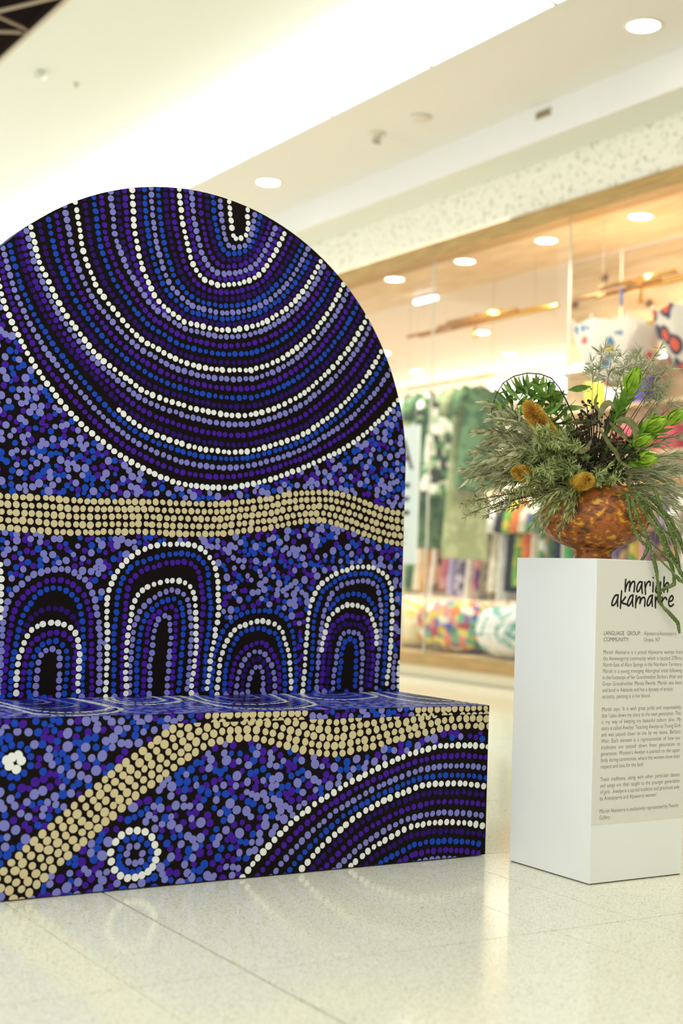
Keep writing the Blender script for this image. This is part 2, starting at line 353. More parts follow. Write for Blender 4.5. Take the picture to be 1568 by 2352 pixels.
class Face:
    """a printed face: strings of dots and scattered dots in plane coordinates (u,v)"""
    def __init__(s, ax, val, ia, ib): s.ax, s.val, s.ia, s.ib = ax, val, ia, ib; s.d = []; s.grid = {}
    def uv(s, p):
        P = un(p[0], p[1], s.ax, s.val); return (P[s.ia], P[s.ib])
    def uvs(s, ps): return np.array([s.uv(p) for p in ps])
    def put(s, u, v, r, c, layer=0):
        s.d.append((u, v, r, c, layer)); s.grid.setdefault((int(u//.03), int(v//.03)), []).append((u, v, r))
    def free(s, u, v, r, k):
        gu, gv = int(u//.03), int(v//.03)
        for a in (gu-1,gu,gu+1):
            for b in (gv-1,gv,gv+1):
                for (x,y,q) in s.grid.get((a,b), ()):
                    if (x-u)**2+(y-v)**2 < (k*(r+q))**2: return False
        return True
    def string(s, P, c, sp=.0208, r=.0086, jit=.12, layer=0, keep=None):
        P = np.asarray(P); seg = np.hypot(*np.diff(P, axis=0).T); L = np.r_[0, seg.cumsum()]
        t = random.random()*sp*.5
        while t < L[-1]:
            u = np.interp(t, L, P[:,0]); v = np.interp(t, L, P[:,1]); rr = r*random.uniform(.86,1.16)
            if keep is None or keep(u, v): s.put(u+random.gauss(0,.0006), v+random.gauss(0,.0006), rr, c, layer)
            t += sp*random.uniform(.9,1.1)*(.55+.45*rr/r)
    def scatter(s, inside, bounds, n, rs=(.0072,.0118), k=.80, ks=.92):
        u0,u1,v0,v1 = bounds
        base = len(s.d)
        strgrid = s.grid; s2 = {}
        for i in range(n):
            u = random.uniform(u0,u1); v = random.uniform(v0,v1)
            if not inside(u, v): continue
            c = random.choices('LBP', (.46,.29,.25))[0]; r = random.uniform(*rs)*(1.05 if c == 'L' else .92)
            if s.free(u, v, r, k): s.put(u, v, r, c, {'P':0,'B':1,'L':2}[c])
    def emit(s, to3, clamp, parent, layergap=.00003, labels=None, sx=1):
        by = {}
        for i, (u,v,r,c,l) in enumerate(s.d): by.setdefault(c, []).append((u,v,r,l+ (i % 23)/24.))
        for c, L in by.items():
            mb = MB()
            for (u,v,r,l) in L:
                n = 12; ph = random.random()*6.28; e = random.uniform(.93,1.07); a = random.random()*3.14; pts = []
                for j in range(n):
                    th = 2*math.pi*j/n; x = r*math.cos(th)*e; y = r*math.sin(th)/e
                    pts.append(clamp(u+x*math.cos(a)-y*math.sin(a), v+x*math.sin(a)+y*math.cos(a)))
                mb.add([to3(p[0], p[1], .00025+layergap*l*6) for p in pts], [tuple(range(n))])
            o = mb.build(DN[c], DM[c], parent); o['kind'] = 'stuff'; o['label'] = 'printed ' + DN[c].replace('_',' ')
def resamp(P, n=160):
    P = np.asarray(P); seg = np.hypot(*np.diff(P, axis=0).T); L = np.r_[0, seg.cumsum()]/seg.sum(); t = np.linspace(0,1,n)
    return np.c_[np.interp(t,L,P[:,0]), np.interp(t,L,P[:,1])]
def offset(P, d):
    P = resamp(P, 120); T = np.gradient(P, axis=0); T /= np.hypot(*T.T)[:,None]; return P + np.c_[-T[:,1],T[:,0]]*d
def inpoly(P):
    P = np.asarray(P); x = P[:,0]; y = P[:,1]; x2 = np.roll(x,-1); y2 = np.roll(y,-1)
    def f(u, v):
        c = (y > v) != (y2 > v)
        with np.errstate(divide='ignore', invalid='ignore'): xi = (x2-x)*(v-y)/(y2-y)+x
        return bool(np.count_nonzero(c & (u < xi)) & 1)
    return f

bench = empty('photo_bench', (XC,.25,0), 'blue and purple dot-painted bench with a tall round-topped backrest', 'bench')
sbox = box('seat_box', (BX0,0,.004), (0,BD+BT,SH), black, bench)
sbox['label'] = 'long box seat with printed black ground'
# arch panel
mb = MB(); prof = [(BX0, SH), (0, SH)] + [(XC+RC*math.cos(a), ZC+RC*math.sin(a)) for a in np.linspace(0, math.pi, 73)]
n = len(prof)
mb.add([(x,BD,z) for x,z in prof]+[(x,BD+BT,z) for x,z in prof], [tuple(range(n)), tuple(range(2*n-1,n-1,-1))]+[(i,i+n,(i+1)%n+n,(i+1)%n) for i in range(n)])
mb.build('backrest', black, bench)

F = Face(1, BD, 0, 2)
W0 = Z2([(238,190),(243,278),(250,328),(257,375),(263,425),(275,470),(315,462),(353,453),(370,412),(375,368),(372,318),(370,240)])
W1 = Z1([(1288,90),(1300,232),(1310,335),(1332,432),(1355,535),(1380,635),(1430,720)])+Z2([(55,757),(100,780),(150,797),(197,800),(248,795),(292,792),(338,780),(390,763),(428,743),(465,715),(495,678),(520,637),(550,598),(573,552),(597,508),(620,462),(650,395)])
W2 = Z1([(948,90),(957,240),(962,355),(980,468),(998,580),(1025,675),(1062,768),(1107,867),(1160,940),(1250,1008),(1325,1063),(1420,1088)])+Z2([(15,1085),(65,1098),(120,1113),(175,1124),(230,1124),(272,1123),(320,1115),(368,1107),(455,1083),(540,1040),(628,988),(700,925),(735,888),(790,815),(840,737),(865,692),(900,620)])
W3 = Z1([(538,180),(567,360),(592,528),(620,628),(660,725),(700,820),(763,912),(838,997),(900,1077),(972,1150),(1050,1217),(1135,1258),(1215,1307),(1300,1350),(1390,1378)])+Z2([(20,1388),(110,1403),(210,1412),(300,1412),(398,1410),(445,1400),(543,1365),(628,1320),(713,1263),(785,1197),(847,1137),(908,1053),(968,975),(1015,887),(1038,838),(1070,770)])
W4 = Z1([(210,310),(230,415),(257,537),(290,655),(345,765),(400,885),(457,988),(527,1087),(598,1183),(668,1275),(755,1357),(845,1422),(928,1485)])+Z3([(1012,140),(1110,187),(1200,220),(1302,247),(1392,278)])+Z4([(35,287),(137,312),(272,327),(370,327),(475,305),(568,273),(645,240),(720,202),(785,160),(857,100),(930,37)])+Z2([(1010,1365),(1050,1315),(1085,1273),(1135,1203),(1180,1125),(1205,1085),(1235,1010)])
W5 = Z1([(40,250),(100,540),(170,780),(280,1010),(420,1215),(600,1420)])+Z3([(840,275),(875,307),(957,375),(1030,422),(1130,470),(1232,508),(1343,543),(1440,567)])+Z4([(30,570),(140,582),(243,592),(343,590),(455,570),(543,543),(630,518),(718,487),(805,447),(893,385),(970,325),(1043,262),(1108,195),(1172,117),(1235,33)])+Z2([(1295,1350),(1350,1250)])
W6 = Z1([(-110,250),(-70,550),(5,850),(45,970),(97,1090),(162,1222),(230,1355),(317,1483)])+Z3([(357,117),(420,210),(492,292),(567,373),(650,450),(745,522),(838,597),(943,662),(1050,718),(1152,768),(1258,807),(1380,833),(1490,843)])+Z4([(28,841),(135,846),(240,848),(300,837),(423,817),(527,790),(625,757),(717,727),(808,690),(902,645),(955,622),(1043,578),(1130,523),(1203,468),(1285,395),(1358,327),(1425,250),(1475,190)])
Ws = [resamp(F.uvs(w)) for w in (W0,W1,W2,W3,W4,W5,W6)]
xs5 = F.uv(Z3([(830,265)])[0])[0]
for i, Wc in enumerate(Ws): F.string(Wc, 'W', keep=(lambda u,v: u > xs5) if i == 5 else None, layer=4)
def between(a, b, fl, fr): # fl at the ends of the left arm, fr from the bottom on
    t = np.linspace(0,1,160); k = np.clip((t-.12)/.25,0,1)[:,None]; f = fl*(1-k)+fr*k
    return a*(1-f)+b*f
rows = {0:[('L',.19,.19),('B',.33,.33),('K',.46,.46),('P',.60,.60),('L',.755,.755),('P',.87,.87)],
        1:[('P',.16,.17),('K',.30,.32),('B',.45,.47),('L',.60,.62),('B',.74,.75),('K',.87,.88)],
        2:[('L',.38,.17),('P',.55,.39),('B',.68,.60),('K',.84,.81)],
        3:[('L',.24,.20),('P',.44,.41),('B',.62,.61),('K',.82,.81)],
        4:[('L',.25,.25),('P',.53,.54),('K',.78,.80)],
        5:[('B',.15,.19),('L',.46,.44),('P',.72,.70)]}
for i, rl in rows.items():
    for c, fl, fr_ in rl: F.string(between(Ws[i],Ws[i+1],fl,fr_), c, sp=.0205, r=.0088 if c == 'L' else .0082, layer=1 if c in 'KP' else 2)
t_ = between(Ws[2],Ws[3],.13,.1); F.string(t_[:62], 'P'); t_ = between(Ws[2],Ws[3],.26,.2); F.string(t_[:55], 'K', r=.0078)
# tan band
T1 = Z3([(-60,905),(45,910),(330,920),(580,945),(830,948),(1080,950),(1300,960),(1530,968)])+Z4([(245,960),(385,945),(530,928),(665,893),(805,885),(930,880),(1035,893),(1170,935),(1290,985),(1410,1025),(1520,1040)])
T5 = Z3([(-60,1125),(0,1130),(270,1155),(490,1170),(665,1170),(840,1165),(1050,1163),(1240,1178),(1440,1180)])+Z4([(30,1180),(175,1180),(320,1160),(480,1142),(580,1128),(715,1097),(765,1087),(905,1080),(990,1100),(1110,1140),(1235,1190),(1320,1220),(1405,1240),(1520,1255)])
T1 = resamp(F.uvs(T1)); T5 = resamp(F.uvs(T5))
for f in (0,.25,.5,.75,1): F.string(T1*(1-f)+T5*f, 'T', sp=.0222, r=.0098, layer=4)
# arches
ARCH = []
def arch(z, c, pts, poly=False, **k):
    P = F.uvs(z(pts)); F.string(P, c, layer=3 if c == 'W' else 2, **k)
    if poly: ARCH.append(P)
A = arch
A(Z5,'L',[(255,1255),(258,1140),(275,1015),(290,960),(325,922),(375,912),(420,920),(430,965),(428,1070),(425,1180),(420,1245)])
A(Z5,'B',[(205,1245),(208,1130),(220,1045),(232,985),(260,930),(300,882),(352,858),(405,855),(450,880),(485,940),(482,1070),(465,1240)])
A(Z5,'P',[(150,1245),(168,1090),(188,970),(210,912),(233,862),(278,832),(335,800),(400,793),(453,803),(500,828),(525,870),(545,920),(540,980),(530,1100),(530,1240)])
A(Z5,'W',[(113,1250),(120,1115),(128,988),(157,927),(177,850),(203,795),(252,757),(303,732),(357,720),(410,722),(460,735),(510,760),(540,798),(562,843),(572,948),(570,1070),(560,1130),(560,1250)])
A(Z5,'K',[(160,800),(195,737),(228,690),(265,653),(315,627),(362,612),(415,620),(465,628),(530,685),(560,725),(575,770)])
A(Z5,'B',[(75,1245),(80,1070),(97,950),(115,885),(125,815),(140,745),(157,692),(183,632),(222,583),(258,530),(312,492),(367,470),(425,472),(475,490),(515,523),(552,555),(575,612),(585,670),(597,730),(597,800),(605,855),(605,965),(590,1105),(595,1240)])
A(Z5,'P',[(20,1245),(37,1080),(45,955),(50,890),(65,825),(75,760),(88,705),(100,642),(125,587),(168,538),(205,497),(257,465),(305,432),(363,412),(420,415),(473,423),(522,447),(557,480),(595,507),(623,562),(635,617),(652,668),(650,740),(655,860),(658,1000),(660,1160),(657,1245)])
A(Z5,'L',[(-10,1245),(5,1000),(15,770),(25,705),(40,640),(52,582),(75,528),(115,480),(157,445),(197,405),(258,370),(315,350),(368,340),(415,338),(463,335),(522,350),(557,385),(612,408),(645,462),(665,512),(685,570),(695,635),(708,692),(712,770),(722,825),(715,885),(718,945),(715,1080),(713,1185),(710,1245)], True, r=.0096)
A(Z5,'W',[(0,300),(8,390),(8,460),(8,520),(5,580),(3,690)])
A(Z5,'W',[(760,1255),(765,1150),(770,930),(775,810),(768,690),(770,565),(780,505),(802,440),(832,380),(865,325),(907,278),(948,245),(978,222),(1020,198),(1098,168),(1188,157),(1280,155),(1378,160),(1425,178),(1470,205),(1505,245),(1545,300),(1554,343),(1564,393),(1569,447),(1569,505),(1571,550),(1574,600),(1569,657),(1566,715),(1551,770),(1549,828),(1531,893),(1518,952),(1514,1013),(1506,1080),(1501,1137),(1488,1190),(1483,1240)], True)
A(Z5,'B',[(812,1240),(818,1160),(820,1045),(820,915),(815,855),(828,720),(838,655),(842,587),(850,520),(867,450),(895,385),(935,330),(990,293),(1050,272),(1100,253),(1153,243),(1208,230),(1265,225),(1313,222),(1360,228),(1405,238),(1453,275),(1487,318),(1498,375),(1500,430),(1503,490),(1507,530),(1517,580),(1517,640),(1507,693),(1510,755),(1495,812),(1490,870),(1478,980),(1475,1110),(1455,1235)])
A(Z5,'P',[(880,1240),(878,1125),(878,1005),(885,890),(887,830),(893,770),(898,710),(900,655),(907,592),(912,535),(920,482),(942,418),(990,367),(1053,333),(1097,325),(1147,307),(1193,293),(1245,290),(1295,287),(1347,287),(1393,303),(1425,340),(1438,395),(1447,457),(1455,510),(1462,568),(1462,632),(1455,690),(1452,755),(1445,820),(1435,885),(1425,945),(1420,1050),(1412,1175),(1405,1245)])
A(Z5,'W',[(905,1250),(905,1207),(910,1150),(903,1087),(910,1025),(907,970),(912,930),(915,890),(918,830),(925,772),(935,722),(945,660),(952,615),(975,553),(1002,505),(1045,475),(1095,450),(1140,435),(1195,425),(1242,420),(1298,422),(1338,440),(1380,475),(1397,525),(1405,578),(1407,632),(1413,683),(1413,740),(1413,797),(1410,853),(1413,900),(1405,962),(1397,1030),(1392,1095),(1377,1150),(1380,1207),(1375,1245)])
A(Z5,'L',[(930,1245),(935,1180),(935,1120),(938,1060),(943,955),(948,895),(955,838),(958,780),(975,715),(997,652),(1040,597),(1087,555),(1137,517),(1188,502),(1235,485),(1278,493),(1327,520),(1358,567),(1362,630),(1373,670),(1373,725),(1378,780),(1375,845),(1370,900),(1370,955),(1362,1010),(1358,1070),(1357,1130),(1345,1185),(1350,1245)])
A(Z5,'B',[(980,1235),(983,1170),(985,1110),(985,1015),(992,955),(995,900),(1002,843),(1012,775),(1033,715),(1062,660),(1108,613),(1150,580),(1200,558),(1248,550),(1292,577),(1315,627),(1318,680),(1322,725),(1325,780),(1317,838),(1315,890),(1308,940),(1302,1000),(1298,1060),(1292,1120),(1290,1180),(1285,1235)])
A(Z5,'P',[(1030,1235),(1035,1140),(1037,1085),(1037,1040),(1043,975),(1050,910),(1058,860),(1057,818),(1068,763),(1080,715),(1110,672),(1153,640),(1188,620),(1228,605),(1268,635),(1270,685),(1262,730),(1265,785),(1260,830),(1255,895),(1253,950),(1250,1010),(1243,1040),(1243,1095),(1235,1150),(1237,1235)])
A(Z5,'L',[(1070,1245),(1080,1180),(1078,1125),(1078,1075),(1077,1020),(1087,968),(1100,915),(1100,860),(1103,802),(1118,745),(1133,705),(1168,675),(1217,672),(1225,725),(1227,772),(1233,825),(1227,877),(1218,930),(1218,980),(1215,1020),(1213,1070),(1203,1115),(1203,1155),(1203,1200),(1200,1245)])
A(Z6,'L',[(370,1235),(373,1180),(380,1140),(392,1097),(415,1055),(452,1027),(478,1070),(483,1130),(483,1185),(472,1235)])
A(Z6,'K',[(330,1220),(337,1140),(345,1080),(362,1050),(390,1012),(420,985),(460,980),(492,1018),(515,1060),(525,1110),(525,1220)])
A(Z6,'L',[(288,1230),(293,1137),(310,1080),(328,1028),(355,982),(387,948),(425,930),(465,933),(500,952),(525,995),(548,1040),(562,1103),(567,1155),(565,1230)])
A(Z6,'P',[(237,1230),(248,1160),(258,1100),(268,1047),(283,998),(307,953),(340,918),(373,893),(418,873),(460,862),(503,882),(537,912),(560,958),(582,1000),(595,1040),(598,1090),(598,1145),(600,1220)])
A(Z6,'B',[(200,1230),(205,1160),(207,1098),(210,1043),(232,988),(243,932),(267,882),(290,838),(323,800),(363,778),(407,770),(452,763),(495,768),(530,787),(570,800),(597,845),(607,900),(625,955),(635,1022),(637,1080),(640,1140),(640,1215)])
A(Z6,'W',[(150,1240),(153,1183),(160,1120),(167,1053),(170,997),(187,945),(203,888),(228,833),(257,797),(290,763),(328,742),(368,732),(410,718),(457,708),(500,712),(550,722),(590,750),(622,788),(635,842),(655,890),(670,952),(675,1013),(678,1067),(683,1127),(683,1210)])
A(Z6,'B',[(110,1235),(110,1160),(118,1100),(120,1045),(130,950),(155,900),(165,850),(180,800),(203,762),(237,730),(268,697),(312,668),(360,650),(400,640),(437,637),(483,637),(530,637),(573,642),(613,668),(652,698),(672,747),(697,797),(705,855),(710,910),(715,965),(720,1025),(722,1085),(718,1155),(715,1215)], True)
A(Z6,'B',[(1027,1200),(1030,1130),(1033,1075),(1042,1020),(1043,968),(1050,922),(1065,868),(1098,838),(1137,843),(1153,883),(1155,935),(1150,990),(1150,1043),(1148,1100),(1148,1158),(1140,1205)])
A(Z6,'L',[(985,1200),(985,1135),(992,1090),(1002,1043),(1010,992),(1012,942),(1022,893),(1037,842),(1062,798),(1105,788),(1145,795),(1182,803),(1193,857),(1197,917),(1200,970),(1197,1032),(1187,1090),(1190,1143),(1187,1205)])
A(Z6,'K',[(945,1200),(945,1080),(955,1020),(962,962),(963,910),(970,865),(990,815),(1020,770),(1050,740),(1095,730),(1150,735),(1175,740),(1215,770),(1232,810),(1237,860),(1240,920),(1240,990),(1235,1050),(1230,1110),(1230,1190)])
A(Z6,'P',[(903,1200),(903,1155),(910,1100),(915,1045),(915,990),(922,955),(935,890),(948,843),(963,793),(985,745),(1010,715),(1047,692),(1090,670),(1130,677),(1165,687),(1207,685),(1235,723),(1260,770),(1270,815),(1270,865),(1272,930),(1272,985),(1270,1030),(1265,1090),(1255,1140),(1250,1195)])
A(Z6,'W',[(903,930),(908,880),(920,825),(932,775),(945,718),(972,667),(1005,643),(1045,612),(1090,593),(1128,595),(1170,600),(1210,615),(1250,642),(1265,680),(1275,717),(1290,755),(1303,805),(1298,860),(1297,907)])
A(Z6,'L',[(865,1210),(868,1155),(872,1105),(875,1060),(878,1022),(880,970),(882,915),(887,855),(897,800),(905,755),(910,700),(922,643),(942,587),(957,550),(982,510),(1022,467),(1060,448),(1110,433),(1163,425),(1200,422),(1237,422),(1270,440),(1305,460),(1315,510),(1325,560),(1335,612),(1333,667),(1330,725),(1327,780),(1325,835),(1322,885),(1315,935),(1310,990),(1303,1040),(1303,1085),(1297,1125),(1297,1195)])
A(Z6,'B',[(960,625),(988,590),(1022,547),(1065,528),(1105,515),(1143,515),(1185,520),(1223,533),(1258,567),(1280,605),(1295,645),(1300,690)])
A(Z6,'B',[(810,1210),(815,1140),(825,1090),(833,1040),(832,985),(838,920),(840,865),(845,810),(845,750),(850,698),(863,640),(882,582),(897,540),(915,492),(955,453),(983,437),(1025,410),(1067,390),(1105,375),(1153,370),(1200,368),(1240,365),(1280,382),(1310,405),(1340,435),(1360,485),(1367,535),(1370,585),(1367,640),(1365,695),(1370,753),(1365,810),(1367,865),(1360,920),(1355,980),(1355,1035),(1348,1090),(1345,1140),(1338,1205)])
A(Z6,'W',[(768,1220),(772,1140),(778,1093),(783,1040),(785,983),(790,932),(790,885),(800,825),(803,768),(803,710),(813,652),(823,600),(840,548),(863,502),(890,452),(922,420),(957,400),(1000,370),(1045,352),(1082,343),(1123,327),(1168,318),(1210,323),(1262,320),(1308,342),(1340,362),(1373,390),(1390,430),(1407,478),(1405,535),(1410,590),(1413,643),(1412,703),(1405,755),(1407,807),(1402,857),(1400,912),(1393,972),(1390,1028),(1385,1078),(1373,1132),(1370,1205)], True)
A(Z6,'L',[(1440,940),(1428,985),(1420,1040),(1420,1090),(1420,1145),(1417,1195)])
A(Z6,'W',[(1465,990),(1460,1045),(1457,1100),(1457,1190)])
up = inpoly(np.r_[Ws[6], [(3,3),(-3,3)]]); band = inpoly(np.r_[T1+(0,.004), T5[::-1]-(0,.004)])
arches = [inpoly(a) for a in ARCH]
def arch_in(u, v, mrg=0):
    if v <= ZC: return BX0+mrg <= u <= -mrg and v >= SH
    return math.hypot(u-XC, v-ZC) <= RC-mrg
F.scatter(lambda u,v: arch_in(u,v) and not up(u,v) and not band(u,v) and not any(a(u,v) for a in arches), (BX0,0,SH,1.6), 14000, rs=(.0076,.0122), k=.76)
F.d = [d for d in F.d if arch_in(d[0], d[1], -.3*d[2])]
def clampA(u, v):
    if v > ZC:
        d = math.hypot(u-XC, v-ZC)
        if d > RC: u = XC+(u-XC)*RC/d; v = ZC+(v-ZC)*RC/d
        return (u, v)
    return (min(max(u,BX0),0), max(v,SH))
F.emit(lambda u,v,h: (u,BD-h,v), clampA, bench)
# dots over the rim of the arch
RF = Face(1, BD, 0, 2)
for a in np.arange(0, math.pi, .022):
    for y in (BD+.02, BD+.05, BD+.08): RF.put(a+random.uniform(-.006,.006), y+random.uniform(-.006,.006), .0115, random.choices('LBP',(.5,.3,.2))[0])
RF.emit(lambda u,v,h: (XC+(RC+h)*math.cos(u/1.0), v, ZC+(RC+h)*math.sin(u/1.0)), lambda u,v: (u, min(max(v,BD),BD+BT)), bench)

# front face
G = Face(1, 0.0, 0, 2); STRIP = .425
lower = Z7([(110,1330),(160,1270),(195,1230),(228,1193),(270,1160),(303,1127),(340,1087),(387,1050),(430,1012),(475,970),(515,935),(548,905),(587,863),(640,823),(680,792),(715,760),(752,725),(790,693),(827,660),(865,633),(905,605),(945,578),(985,545),(1020,525),(1060,485),(1100,457),(1138,435),(1180,405),(1218,380),(1260,358),(1300,345),(1348,335),(1397,330),(1435,328),(1478,325),(1525,326)])+Z8([(85,328),(165,340),(205,353),(250,367),(295,378),(335,392),(380,397),(422,408),(468,417),(520,420),(567,423),(605,420),(640,410),(682,402),(728,390),(768,382),(810,376),(858,360),(888,348),(930,335),(970,328),(1010,318),(1047,308),(1085,300),(1122,292),(1162,283),(1195,275),(1223,270),(1260,262),(1298,258),(1340,255),(1375,253),(1440,255),(1500,255)])
TL = resamp(G.uvs(lower), 200)
infr = lambda u,v: BX0 <= u <= 0 and 0 <= v <= STRIP
rowsT = [resamp(TL,120)] + [offset(TL, .0222*k) for k in range(1,6)]
for k, P in enumerate(rowsT):
    if k < 5: G.string(P, 'T', sp=.0258, r=.0106, layer=4)
bandF = inpoly(np.r_[TL-(0,.006), rowsT[4][::-1]+(0,.012)])
FW1 = Z8([(-60,1250),(5,1175),(32,1140),(67,1098),(100,1055),(140,1010),(177,970),(215,930),(257,887),(298,847),(338,813),(373,785),(418,750),(457,717),(497,693),(543,665),(592,637),(632,608),(678,582),(718,563),(762,540),(803,522),(843,500),(887,480),(928,460),(970,442),(1015,425),(1063,410),(1117,397),(1165,382),(1207,376),(1250,374),(1292,372),(1335,370),(1377,371),(1427,375),(1500,380)])
FW2 = Z8([(270,1230),(362,1130),(390,1092),(420,1055),(455,1017),(490,980),(525,945),(563,912),(600,878),(638,843),(680,808),(718,787),(760,758),(802,738),(838,718),(875,697),(912,682),(953,667),(992,648),(1037,632),(1080,615),(1123,607),(1163,602),(1202,601),(1245,600),(1287,598),(1330,600),(1372,603),(1407,607),(1445,612),(1490,622)])
FW3 = Z8([(560,1180),(632,1120),(668,1095),(697,1065),(730,1040),(757,1017),(788,990),(823,967),(855,948),(890,927),(927,910),(970,885),(1012,863),(1057,852),(1097,845),(1140,837),(1177,834),(1212,832),(1248,830),(1287,832),(1323,836),(1368,838),(1405,843),(1435,848),(1490,858)])
f1, f2, f3 = (resamp(G.uvs(z)) for z in (FW1,FW2,FW3))
for P in (f1,f2,f3): G.string(P, 'W', sp=.0225, r=.0092, layer=4)
for a, b2, rl in ((f1,f2,(('P',.27),('L',.53),('B',.78))),(f2,f3,(('K',.22),('P',.47),('L',.75)))):
    for c, f in rl: G.string(a*(1-f)+b2*f, c, sp=.0218, r=.0092 if c == 'L' else .0086)
for c, d in (('K',-.0265),('B',-.055),('P',-.082),('L',-.107),('K',-.134)): G.string(offset(f3, d), c, sp=.0212, r=.0088)
G.string(offset(f3,-.128)[60:], 'L')
for z in ((38,460),(72,443),(110,430),(127,463),(98,515),(55,495)):
    u, v = G.uv(Z7([z])[0]); G.put(u, v, .0118, 'W', 4)
for c, L_ in (('B',[(27,390),(70,370),(122,368),(165,395),(183,438),(182,493),(143,537),(103,563),(62,560),(20,537),(0,485),(3,430)]),('W',[(775,885),(823,882),(870,890),(910,922),(928,968),(945,1012),(933,1058),(915,1100),(888,1128),(850,1150),(810,1163),(765,1167),(722,1153),(687,1118),(667,1068),(663,1013),(693,950),(728,910)]),('B',[(803,922),(845,932),(882,962),(905,1005),(902,1053),(873,1093),(832,1120),(793,1135),(755,1125),(728,1105),(713,1080),(715,1040),(723,990),(757,937)]),('L',[(775,980),(822,975),(853,1020),(845,1067),(810,1078),(770,1070),(760,1022)])):
    for z in L_:
        u, v = G.uv(Z7([z])[0]); G.put(u, v, .0102 if c == 'W' else .0092, c, 3)
waves = inpoly(np.r_[f1, [(.3,-.3),(-1,-.3)]])
ring = G.uv(Z7([(805,1022)])[0]); ros = G.uv(Z7([(90,470)])[0])
G.scatter(lambda u,v: infr(u,v) and not bandF(u,v) and not waves(u,v) and math.hypot(u-ring[0],v-ring[1]) > .078 and math.hypot(u-ros[0],v-ros[1]) > .06, (BX0,0,0,STRIP), 9000, rs=(.0084,.0136), k=.80)
G.d = [d for d in G.d if -.3*d[2] <= d[1] <= STRIP+.3*d[2] and BX0 <= d[0] <= .3*d[2]]
G.emit(lambda u,v,h: (u,-h,v), lambda u,v: (min(max(u,BX0),0), min(max(v,.004),STRIP)), bench)
# wrap-over strip along the top edge
st = box('edge_wrap', (BX0,-.0012,STRIP), (0,.0,SH), black, bench)
S = Face(1, -.0012, 0, 2)
xa, xb, xc = (S.uv((q,1645))[0] for q in (470,705,955))
for v in (.4435,.4225):
    for u0, u1 in ((xa,xb),(xc,.0)):
        G_ = np.array([(u0,v),(u1,v)]); S.string(G_, 'T', sp=.0225, r=.0102)
S.scatter(lambda u,v: u < xa or xb < u < xc, (BX0,0,STRIP,SH), 1500, rs=(.008,.0125), k=.9)
S.d = [d for d in S.d if STRIP-.3*d[2] <= d[1] <= SH+.3*d[2]]
S.emit(lambda u,v,h: (u,-.0012-h,v), lambda u,v: (min(max(u,BX0),0), min(max(v,STRIP),SH)), bench)
# seat top
Q = Face(2, SH, 0, 1)
def Za(p): return [(x/3.136, y/3.136+1550) for x,y in p]
def Zb(p): return [(x/3.136+500, y/3.136+1550) for x,y in p]
U = [Za([(-420,150),(-300,178),(0,222),(120,250),(240,285),(400,296),(540,296),(680,288),(820,272),(875,255),(860,243),(740,215),(620,190),(490,163)]),
     Za([(760,163),(770,185),(840,204),(920,215),(1060,217),(1180,211),(1270,200),(1303,188),(1270,172),(1170,152)]),
     Za([(1280,150),(1400,185),(1568,226)])+Zb([(80,238),(180,245),(330,249),(480,246),(600,240),(690,222),(700,213),(660,195),(560,165),(455,133)]),
     Zb([(590,130),(640,163),(700,172),(850,182),(950,181),(1040,175),(1120,165),(1145,158),(1110,142),(980,118)]),
     Zb([(1060,113),(1250,168),(1420,196),(1568,208),(1750,206),(1950,200),(2010,175)])]
inner = [Za([(-300,150),(0,200),(130,235),(260,262),(420,275),(600,272),(740,258),(800,240),(740,222),(600,192),(480,163)]),
         Za([(800,163),(830,188),(900,200),(980,205),(1080,202),(1140,196),(1188,187),(1150,172),(1080,156)]),
         Za([(1400,150),(1480,185),(1568,202)])+Zb([(90,212),(210,216),(300,215),(400,209),(495,198),(470,182),(420,160),(365,135)])]
polysQ = []
for i, uu in enumerate(U):
    P = resamp(Q.uvs(uu), 140); polysQ.append(inpoly(P)); Q.string(P, 'W', sp=.021, r=.0092, layer=4)
    cx = .5*(P[0,0]+P[-1,0]); cy = BD+.01
    for f, c in ((.92,'L'),(.84,'B'),(.76,'P'),(.68,'B'),(.60,'L'),(.52,'B'),(.43,'P'),(.34,'L'),(.25,'B'),(.15,'P')):
        Q.string(np.c_[cx+(P[:,0]-cx)*f, cy+(P[:,1]-cy)*f], c, sp=.0195, r=.0094)
for uu in inner: Q.string(resamp(Q.uvs(uu),120), 'W', sp=.021, r=.0088, layer=4)
Q.string(resamp(Q.uvs(Zb([(1130,113),(1400,163),(1568,183),(1750,196),(1930,198)])),80), 'W', sp=.021, r=.009, layer=4)
Q.scatter(lambda u,v: not any(p(u,v) for p in polysQ), (BX0,0,0,BD), 16000, rs=(.0085,.0125), k=.60)
Q.d = [d for d in Q.d if BX0 <= d[0] <= 0 and 0 <= d[1] <= BD]
Q.emit(lambda u,v,h: (u,v,SH+h), lambda u,v: (min(max(u,BX0),0), min(max(v,0),BD)), bench)
#__PART2__
# ------------------------------------------------------------------ plinth with printed text
PX0, PY0, PW, PD, PH = .0166, -.4455, .351, .3503, .8987
plw = noise_mat('plinth_paint', [(.3,(232,231,224)),(.7,(238,237,231))], 3, 3, .42, spec=.35)
plinth = empty('plinth', (PX0+PW/2,PY0+PD/2,0), 'tall square white display plinth printed with an artist biography', 'plinth')
box('body', (PX0,PY0,.003), (PX0+PW,PY0+PD,PH), plw, plinth, .0012)
box('base_shadow_gap', (PX0+.004,PY0+.004,0), (PX0+PW-.004,PY0+PD-.004,.003), mat('plinth_gap_shade', (70,56,40), .8), plinth)  # dark box filling the gap; its shade is put into the colour
ZB = .163
sh = box('text_sheet', (PX0+.001,PY0-.0008,ZB), (PX0+PW-.001,PY0-.0001,PH-.003), mat('sheet_grey', (223,219,208), .4, .35), plinth)
sh['label'] = 'pale grey printed sheet on the front of the plinth'
